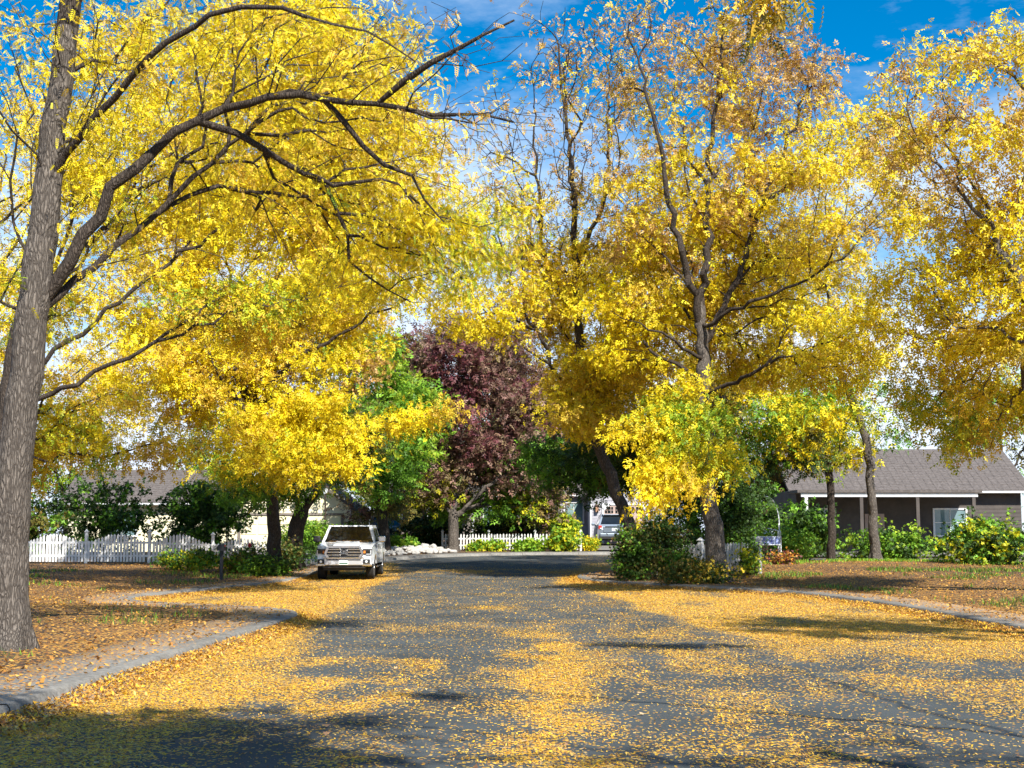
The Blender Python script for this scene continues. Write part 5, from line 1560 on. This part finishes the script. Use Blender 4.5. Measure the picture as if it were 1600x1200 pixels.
shrub('garden_shrub', at(614, 75.5), (1.3, 0.5, 0.36), 'bright green low plants behind the white rocks', ['lime', 'green'], 40, 5, 14, group='shrubs', leaf='broad')
shrub('garden_shrub', at(988, 46.8), (0.34, 0.4, 0.85), 'tall leafy bush at the right corner in front of the silver vehicle', ['green', 'dark', 'olive', 'dark'], 90, 6, 12, group='shrubs', z_lift=0.05)  # dark and olive leaves put the shade on this bush into its colour
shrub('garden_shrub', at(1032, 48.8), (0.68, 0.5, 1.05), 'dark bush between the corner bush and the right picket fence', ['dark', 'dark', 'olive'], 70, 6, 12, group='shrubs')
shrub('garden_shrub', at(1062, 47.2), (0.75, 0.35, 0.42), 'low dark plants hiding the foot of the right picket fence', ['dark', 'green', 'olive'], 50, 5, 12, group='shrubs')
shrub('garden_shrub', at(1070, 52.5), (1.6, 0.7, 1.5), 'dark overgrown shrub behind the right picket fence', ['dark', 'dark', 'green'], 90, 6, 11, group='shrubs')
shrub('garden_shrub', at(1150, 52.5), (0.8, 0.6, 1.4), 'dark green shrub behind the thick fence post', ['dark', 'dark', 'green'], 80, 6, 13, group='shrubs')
shrub('climbing_vine', at(1172, 47.7), (0.28, 0.2, 0.55), 'thin vine climbing the thick fence post', ['green', 'dark', 'yelgreen'], 26, 5, 8, group='shrubs')
shrub('garden_shrub', at(1090, 44.1), (1.2, 0.4, 0.34), 'golden ground plants round the foot of the big locust', ['olive', 'dark', 'gold', 'dark'], 44, 5, 11, group='shrubs')
shrub('garden_shrub', at(1222, 61.5), (0.95, 0.6, 0.85), 'bright green shrub under the white crook', ['lime', 'green', 'green'], 80, 6, 13, group='shrubs', z_lift=0.1)
shrub('garden_shrub', at(1180, 60.0), (0.45, 0.4, 0.62), 'shrub with pink flowers beside the garden bench', ['green', 'dark', 'pink'], 40, 5, 10, group='shrubs', accents=[(-0.1, -0.4, 1.1, 'pink', 0.10), (0.25, -0.42, 1.0, 'pink', 0.09), (0.05, -0.4, 0.9, 'pink', 0.08)])
shrub('garden_shrub', at(1243, 67), (0.6, 0.5, 0.7), 'pale flowering bush by the dark porch', ['green', 'flowerwhite', 'lime'], 46, 5, 9, group='shrubs')
shrub('garden_shrub', at(1225, 53.5), (0.45, 0.35, 0.20), 'small reddish plant on the leaf strewn lawn', ['olive', 'orange', 'purple'], 20, 5, 7, group='shrubs')
shrub('garden_shrub', at(878, 75.4), (0.5, 0.4, 0.55), 'yellow green shrub in front of the far picket fence', ['yelgreen', 'green', 'lime'], 44, 6, 13, group='shrubs', leaf='broad')
shrub('garden_shrub', at(884, 78.0), (0.45, 0.4, 0.95), 'taller yellow green shrub behind the far picket fence', ['yelgreen', 'green', 'lime'], 50, 6, 14, group='shrubs', leaf='broad')
shrub('garden_shrub', at(922, 76.6), (0.28, 0.28, 0.34), 'small golden shrub at the edge of the pale driveway', ['yelgreen', 'lime', 'yellow'], 34, 5, 13, group='shrubs')
shrub('garden_shrub', at(829, 75.6), (0.75, 0.35, 0.26), 'green ground plants before the middle of the far fence', ['lime', 'green'], 34, 5, 14, group='shrubs', leaf='broad')
shrub('garden_shrub', at(760, 75.8), (1.1, 0.3, 0.20), 'low green plants right of the purple ash trunk', ['green', 'lime', 'yelgreen'], 36, 5, 12, group='shrubs', leaf='broad')
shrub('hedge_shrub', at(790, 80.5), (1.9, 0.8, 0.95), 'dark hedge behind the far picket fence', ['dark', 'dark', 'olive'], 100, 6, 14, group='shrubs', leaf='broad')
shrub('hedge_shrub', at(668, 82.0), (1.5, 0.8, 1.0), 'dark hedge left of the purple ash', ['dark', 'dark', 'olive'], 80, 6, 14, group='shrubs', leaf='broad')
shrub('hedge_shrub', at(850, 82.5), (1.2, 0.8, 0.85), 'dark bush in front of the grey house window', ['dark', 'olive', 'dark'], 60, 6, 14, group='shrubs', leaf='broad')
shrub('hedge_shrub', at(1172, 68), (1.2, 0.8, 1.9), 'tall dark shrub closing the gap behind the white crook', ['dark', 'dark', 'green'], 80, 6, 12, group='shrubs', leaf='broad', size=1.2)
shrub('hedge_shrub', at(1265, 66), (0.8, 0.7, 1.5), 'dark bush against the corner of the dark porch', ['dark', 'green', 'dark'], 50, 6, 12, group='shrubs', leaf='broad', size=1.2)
# beyond the frame of the photograph
shrub('hedge_shrub', at(150, 62), (2.6, 1.0, 1.7), 'dark hedge behind the left picket fence', ['dark', 'green', 'dark'], 80, 6, 11, group='shrubs', leaf='broad')
shrub('hedge_shrub', at(20, 60), (2.2, 1.0, 1.7), 'leftmost dark hedge behind the left picket fence', ['dark', 'olive', 'green'], 70, 6, 11, group='shrubs', leaf='broad')
shrub('hedge_shrub', at(320, 63), (1.9, 0.8, 1.7), 'dark hedge behind the scalloped fence near the forked locust', ['dark', 'dark', 'green'], 100, 6, 13, group='shrubs', leaf='broad')
shrub('hedge_shrub', at(1390, 60), (1.6, 0.9, 0.8), 'green bush on the lawn before the dark porch', ['green', 'dark', 'lime'], 60, 6, 11, group='shrubs', leaf='broad')
shrub('hedge_shrub', at(1540, 54), (1.5, 0.9, 0.9), 'rightmost green bush on the lawn', ['green', 'yelgreen', 'dark'], 60, 6, 11, group='shrubs', leaf='broad')

# white steel crook with a hanging basket
cx, cy = at(1216, 60.5)
cz = gz(cx, cy)
crook = tag(empty('shepherd_crook', (cx, cy, cz)), 'curved white steel crook standing beside the garden bench', 'plant hanger')
zt_ = P(1190, 776, cy).z - cz
pts = [(0.06, 0, -0.1), (0.05, 0, zt_ * 0.62)]
for k in range(9):
    a = k / 8 * math.pi * 0.62
    pts.append((0.05 - 0.62 * (1 - math.cos(a)) * 0.82, 0, zt_ * 0.62 + (zt_ * 0.38) * math.sin(min(a, math.pi / 2))))
bm = bmesh.new(); add_tube(bm, pts, 0.028, 8); bm_obj('pole', bm, M['steel_white'], crook, smooth=True)
hook = Vector(pts[-1])
bx_ = Vector((cx, cy, cz)) + hook
zbk = P(1190, 797, cy).z
bk = tag(empty('hanging_basket', (bx_.x, bx_.y, zbk)), 'coir hanging basket of plants on the white crook', 'basket')
bm = bmesh.new()
r = bmesh.ops.create_uvsphere(bm, u_segments=16, v_segments=10, radius=0.24)
for v in bm.verts:
    v.co.z = min(v.co.z, 0.02) * 0.8
bm_obj('bowl', bm, M['coir'], bk, smooth=True)
bm = bmesh.new()
for k in range(3):
    a = 2 * math.pi * k / 3
    add_tube(bm, [(0.23 * math.cos(a), 0.23 * math.sin(a), 0.0), (0, 0, bx_.z - zbk)], 0.006, 5)
bm_obj('chain', bm, M['steel_white'], bk)
n = 160
u = rng.normal(size=(n, 3)); u[:, 2] = np.abs(u[:, 2]); q = u / np.linalg.norm(u, axis=1, keepdims=True) * np.array([0.22, 0.22, 0.14])
V, F, C = place_leaves(LEAF['small'], q, u, rng.uniform(0.8, 1.2, n), pick_cols(list(np.array(['green', 'lime', 'pink', 'dark'])[rng.integers(0, 4, n)])), 0.4)
link('plant', mesh_np('plant', V, F, C), M['leaf'], bk)

# white scrollwork bench with a blue patterned cushion skirt
bxm, bym = at(1199, 59.0)
bz = gz(bxm, bym)
be = tag(empty('garden_bench', (bxm, bym, bz), 0.05), 'white scrollwork garden bench with a blue patterned seat skirt', 'bench')
BW = 0.56
zs = P(1199, 838, bym).z - bz; zt2 = P(1199, 827, bym).z - bz; zl = P(1199, 851, bym).z - bz
zl = max(zl, 0.10)
box('seat', (0, 0.22, zs - 0.02), (2 * BW, 0.46, 0.05), M['steel_white'], be, bevel=0.01)
sk = box('skirt', (0, -0.02, (zs + zl) / 2 - 0.02), (2 * BW - 0.06, 0.02, zs - zl - 0.04), M['blue_fabric'], be)
box('lower_rail', (0, -0.02, zl), (2 * BW, 0.05, 0.035), M['steel_white'], be)
for sx_ in (-1, 1):
    for yy in (-0.02, 0.45):
        bm = bmesh.new(); add_tube(bm, [(sx_ * BW, yy, -0.05), (sx_ * BW, yy, zs if yy < 0.2 else zt2 - 0.05)], 0.022, 8); bm_obj('leg', bm, M['steel_white'], be)
    bm = bmesh.new(); add_tube(bm, [(sx_ * BW, 0.45, zs + 0.22), (sx_ * BW, 0.1, zs + 0.24), (sx_ * BW, -0.03, zs + 0.16), (sx_ * BW, -0.02, zs)], 0.018, 8); bm_obj('armrest', bm, M['steel_white'], be)
bm = bmesh.new()
add_tube(bm, [(-BW, 0.45, zt2 - 0.06), (-BW * 0.5, 0.45, zt2 + 0.02), (0, 0.45, zt2 + 0.06), (BW * 0.5, 0.45, zt2 + 0.02), (BW, 0.45, zt2 - 0.06)], 0.02, 8)
bm_obj('top_rail', bm, M['steel_white'], be)
for cxs, rr, sg in ((-0.32, 0.13, 1), (0.32, 0.13, -1), (0, 0.09, 1)):
    bm = bmesh.new()
    add_tube(bm, [(cxs + sg * rr * (1 - k / 20) * math.cos(k * 0.55), 0.45, zs + 0.16 + rr * (1 - k / 20) * math.sin(k * 0.55)) for k in range(18)], 0.012, 6)
    bm_obj('scroll', bm, M['steel_white'], be)

# slim lamp post by the cream garage
lx, ly = at(507.5, 67.5)
lz = gz(lx, ly)
lp = tag(empty('lamp_post', (lx, ly, lz)), 'slim dark lamp post in front of the cream garage', 'lamp post')
zt3 = P(507, 772, ly).z - lz
bm = bmesh.new(); add_cyl(bm, (0, 0, -0.1), (0, 0, zt3), 0.055, 0.04); add_cyl(bm, (0, 0, 0), (0, 0, 0.25), 0.10, 0.07); bm_obj('pole', bm, M['brass'], lp, smooth=False)
bm = bmesh.new(); add_cyl(bm, (0, 0, zt3), (0, 0, zt3 + 0.32), 0.09, 0.14, 6); bm_obj('lantern', bm, M['lens'], lp)
bm = bmesh.new(); add_cyl(bm, (0, 0, zt3 + 0.32), (0, 0, zt3 + 0.48), 0.19, 0.02, 6); bm_obj('cap', bm, M['brass'], lp)

# black mailbox at the left edge of the photograph
mx_, my_ = at(347, 47.0)
mz = gz(mx_, my_)
mb = tag(empty('mailbox', (mx_, my_, mz)), 'black mailbox on a post at the left curb', 'mailbox')
bm = bmesh.new(); add_box(bm, (0, 0, 0.42), (0.10, 0.10, 1.04)); bm_obj('post', bm, M['black'], mb, bevel=0.008)
bm = bmesh.new(); add_prism(bm, [(-0.25, 0.94), (0.25, 0.94), (0.25, 1.08), (-0.25, 1.08)], -0.1, 0.1)
bm.clear()
o = [(-0.1, 0.94), (0.1, 0.94), (0.1, 1.06)] + [(0.1 * math.cos(a), 1.06 + 0.1 * math.sin(a)) for a in np.linspace(0.3, math.pi - 0.3, 7)] + [(-0.1, 1.06)]
va = [bm.verts.new((x, -0.25, z)) for x, z in o]; vb = [bm.verts.new((x, 0.25, z)) for x, z in o]
bm.faces.new(va); bm.faces.new(vb[::-1])
for i in range(len(o)):
    j = (i + 1) % len(o); bm.faces.new((va[i], vb[i], vb[j], va[j]))
mbx = bm_obj('letter_box', bm, M['black'], mb)
box('flag', (0.115, -0.05, 1.10), (0.012, 0.18, 0.05), M['redlens'], mbx)

# ------------------------------------------------------------------ white landscaping rocks round the outside of the bend
ico = bmesh.new(); bmesh.ops.create_icosphere(ico, subdivisions=2, radius=1.0)
iv = np.array([v.co[:] for v in ico.verts]); jf = np.array([[v.index for v in f.verts] for f in ico.faces]); ico.free()
t = np.gradient(LEFT, axis=0); t /= np.linalg.norm(t, axis=1)[:, None]
nrm = np.stack([-t[:, 1], t[:, 0]], 1)
seg = np.where((LEFT[:, 1] > 57.5) & (LEFT[:, 1] < 72.6) & (LEFT[:, 0] < 0))[0]
Vs, Fs, off = [], [], 0
for k in range(620):
    i = rng.choice(seg); o = 1.25 + 2.2 * rng.uniform(0, 1) ** 0.8
    q = LEFT[i] + nrm[i] * o + rng.normal(size=2) * 0.15
    s = rng.uniform(0.08, 0.24) * np.array([1, rng.uniform(0.7, 1.1), rng.uniform(0.45, 0.75)])
    nn = iv * (1 + 0.22 * np.sin(iv[:, [1]] * 3 + k) * np.cos(iv[:, [0]] * 4 + k * 1.7)) * s
    a = rng.uniform(0, 6.28); ca, sa = math.cos(a), math.sin(a)
    nn = np.column_stack([nn[:, 0] * ca - nn[:, 1] * sa, nn[:, 0] * sa + nn[:, 1] * ca, nn[:, 2]])
    Vs.append(nn + np.array([q[0], q[1], g0(q[1]) + 0.14 + s[2] * 0.45 + 0.10 * (o - 1.4)])); Fs.append(jf + off); off += len(iv)
tag(link('landscape_rocks', mesh_np('landscape_rocks', np.concatenate(Vs), np.concatenate(Fs)), M['rock']), 'bed of pale rocks behind the curb right of the pickup', 'rocks', kind='stuff')

# ------------------------------------------------------------------ fallen leaves lying on the street and the verges
def flat_leaves(x, y, z, l, w, cols, tilt=0.22):
    n = len(x)
    a = rng.uniform(0, 2 * np.pi, n)
    dx = np.stack([np.cos(a), np.sin(a), rng.normal(0, tilt, n)], 1)
    dy = np.stack([-np.sin(a), np.cos(a), rng.normal(0, tilt, n)], 1)
    c = np.stack([x, y, z], 1)
    curl = np.zeros((n, 3)); curl[:, 2] = np.abs(rng.normal(0, 0.25, n)) * l * 0.5
    V = np.stack([c - dx * l[:, None] / 2 + curl, c + dy * w[:, None] / 2, c + dx * l[:, None] / 2 + curl * 0.6, c - dy * w[:, None] / 2], 1).reshape(-1, 3)
    mn = V[:, 2].reshape(n, 4).min(1)
    V[:, 2] += np.repeat(np.maximum(z + 0.003 - mn, 0), 4)
    return V, np.arange(n * 4).reshape(n, 4), np.repeat(cols, 4, axis=0)

LY = np.array(LITTER_YEL); LB = np.array(LITTER_BRN)
def litter_cols(n, pal):
    a = pal[rng.integers(0, len(pal), n)]; b = pal[rng.integers(0, len(pal), n)]
    t = rng.uniform(0, 1, (n, 1))
    return np.clip((a * t + b * (1 - t)) * rng.uniform(0.75, 1.2, (n, 1)), 0, 0.95)

VV, FF, CC, off = [], [], [], 0
def add_litter(v, f, c):
    global off
    VV.append(v); FF.append(f + off); CC.append(c); off += len(v)
for (y0, y1, n, l0, l1) in ((8.0, 15, 230000, 0.014, 0.030), (15, 27, 260000, 0.018, 0.036), (27, 64, 200000, 0.028, 0.05)):
    y = y0 + (y1 - y0) * rng.uniform(0, 1, n); x = rng.uniform(-9.6, 10.5, n)
    x = np.clip(x, -0.40 * y1, 0.40 * y1)
    ok = np.abs(x) < 0.39 * y + 0.5
    x, y = x[ok], y[ok]
    s = verge_dist(x, y)
    on = s < 0.0
    c = np.where(on, cover_road(x, y), 0)
    k = rng.uniform(0, 1, len(x)) < c * 0.85
    x, y = x[k], y[k]
    l = rng.uniform(l0, l1, len(x))
    add_litter(*flat_leaves(x, y, g0(y) + 0.004, l, l * rng.uniform(0.4, 0.65, len(x)), litter_cols(len(x), LY), 0.3))
# verges: browner
n = 120000
y = rng.uniform(14, 70, n); x = rng.uniform(-20, 22, n)
s = verge_dist(x, y)
k = (s > 0.15) & (np.abs(x) < 0.38 * y) & (s < 11) & (rng.uniform(0, 1, n) < cover_verge(x, y, s) * np.where(s < 1.2, np.where(s < 0.12, 0.3, 1.6), 1.0)) & (y < 66)
x, y, s = x[k], y[k], s[k]
z = g0(y) + np.where(s < 1.2, np.interp(s, [0, 0.012, 0.035, 0.16, 0.5, 1.15], [0.012, 0.095, 0.122, 0.128, 0.132, 0.142]), verge_h(s, x, y)) + 0.008
l = rng.uniform(0.035, 0.08, len(x))
add_litter(*flat_leaves(x, y, z, l, l * rng.uniform(0.45, 0.7, len(x)), litter_cols(len(x), LB), 0.35))
# drifts packed along the gutters
n = 70000
i_ = rng.integers(0, 2, n); o_ = -np.abs(rng.normal(0, 0.26, n)) + 0.015
px_, py_ = np.zeros(n), np.zeros(n)
for wh, (ln, sg) in enumerate(((LEFT, 1), (RIGHT, -1))):
    tt = np.gradient(ln, axis=0); tt /= np.linalg.norm(tt, axis=1)[:, None]
    nn_ = np.stack([-tt[:, 1], tt[:, 0]], 1) * sg
    seg_ = np.where((ln[:, 1] > 12) & (ln[:, 1] < 62) & (np.abs(ln[:, 0]) < 9.7))[0]
    m_ = i_ == wh
    kk = rng.choice(seg_, m_.sum())
    q_ = ln[kk] + tt[kk] * rng.uniform(-0.25, 0.25, (len(kk), 1)) + nn_[kk] * o_[m_][:, None]
    px_[m_], py_[m_] = q_[:, 0], q_[:, 1]
ht = 0.085 * np.exp(-(o_ / 0.17) ** 2) * (0.35 + 0.9 * fbm(px_ * 0.7, py_ * 0.7, 15)) * rng.uniform(0.2, 1, n) + 0.012
k = rng.uniform(0, 1, n) < 0.35 + 0.9 * fbm(px_ * 0.5, py_ * 0.5, 16)
l = rng.uniform(0.022, 0.055, n)
dc = np.where((rng.uniform(0, 1, n) < 0.45)[:, None], litter_cols(n, LB), litter_cols(n, LY))
add_litter(*flat_leaves(px_[k], py_[k], g0(py_[k]) + ht[k], l[k], l[k] * 0.55, dc[k], 0.4))
# big dry leaves scattered near the camera
n = 240
y = 8.5 + 20 * rng.uniform(0, 1, n) ** 1.3; x = rng.uniform(-0.36, 0.36, n) * y
k = verge_dist(x, y) < 0
x, y = x[k], y[k]
l = rng.uniform(0.04, 0.085, len(x))
add_litter(*flat_leaves(x, y, g0(y) + 0.008, l, l * 0.7, litter_cols(len(x), np.array([(0.5, 0.3, 0.14), (0.36, 0.2, 0.1), (0.62, 0.45, 0.25), (0.2, 0.1, 0.05)])), 0.16))
# leaves caught on the pickup's hood
n = 160
x = rng.uniform(-0.72, 0.72, n); y = 1.18 + 0.36 * rng.uniform(0, 1, n) ** 0.6
zz = np.interp(y, [0.45, 1.4, 1.56], [1.235, 1.345, 1.335]) + np.where(np.abs(x) < 0.44, 0.016, 0.0)
l = rng.uniform(0.04, 0.08, n)
add_litter(*flat_leaves(x + tx, y + ty, zz + float(g0(ty)) + 0.012, l, l * 0.55, litter_cols(n, LB)))
tag(link('fallen_leaves', mesh_np('fallen_leaves', np.concatenate(VV), np.concatenate(FF), np.concatenate(CC)), M['litter']), 'yellow and tan fallen leaves scattered over the street and verges', 'fallen leaves', kind='stuff')
TRIS['litter'] = sum(len(f) for f in FF) * 2

# ------------------------------------------------------------------ lawn on the right
n = 90000
x = np.concatenate([rng.uniform(8.5, 26, n // 2), rng.uniform(-17, -5, n // 4), rng.uniform(8, 18, n - n // 2 - n // 4)]); y = np.concatenate([rng.uniform(50, 71, n // 2), rng.uniform(16, 52, n // 4), rng.uniform(28, 50, n - n // 2 - n // 4)])
s = verge_dist(x, y)
k = (s > 1.6) & (rng.uniform(0, 1, n) < np.where(y > 52, sstep(0.35, 0.6, fbm(x * 0.5, y * 0.5, 55)) * sstep(52, 57, y), sstep(0.5, 0.62, fbm(x * 0.45, y * 0.45, 57))))
x, y, s = x[k], y[k], s[k]
z = gz(x, y)
h = rng.uniform(0.05, 0.11, len(x)); a = rng.uniform(0, 6.28, len(x))
bw = np.interp(y, [18, 60], [0.006, 0.020]); dx = np.cos(a) * bw; dy = np.sin(a) * bw
lx_, ly_ = rng.normal(0, 0.03, len(x)), rng.normal(0, 0.03, len(x))
V = np.stack([np.stack([x - dx, y - dy, z - 0.01], 1), np.stack([x + dx, y + dy, z - 0.01], 1), np.stack([x + lx_ + dx * 0.2, y + ly_ + dy * 0.2, z + h], 1), np.stack([x + lx_ - dx * 0.2, y + ly_ - dy * 0.2, z + h], 1)], 1).reshape(-1, 3)
gc = np.repeat(pick_cols(list(np.where(y > 52, np.array(['green', 'lime', 'green'])[rng.integers(0, 3, len(x))], np.array(['green', 'olive', 'dark'])[rng.integers(0, 3, len(x))]))), 4, axis=0)
tag(link('grass', mesh_np('grass', V, np.arange(len(V)).reshape(-1, 4), gc), M['leaf']), 'short green lawn grass by the garden bench', 'grass', kind='stuff')
TRIS['grass'] = len(x) * 2
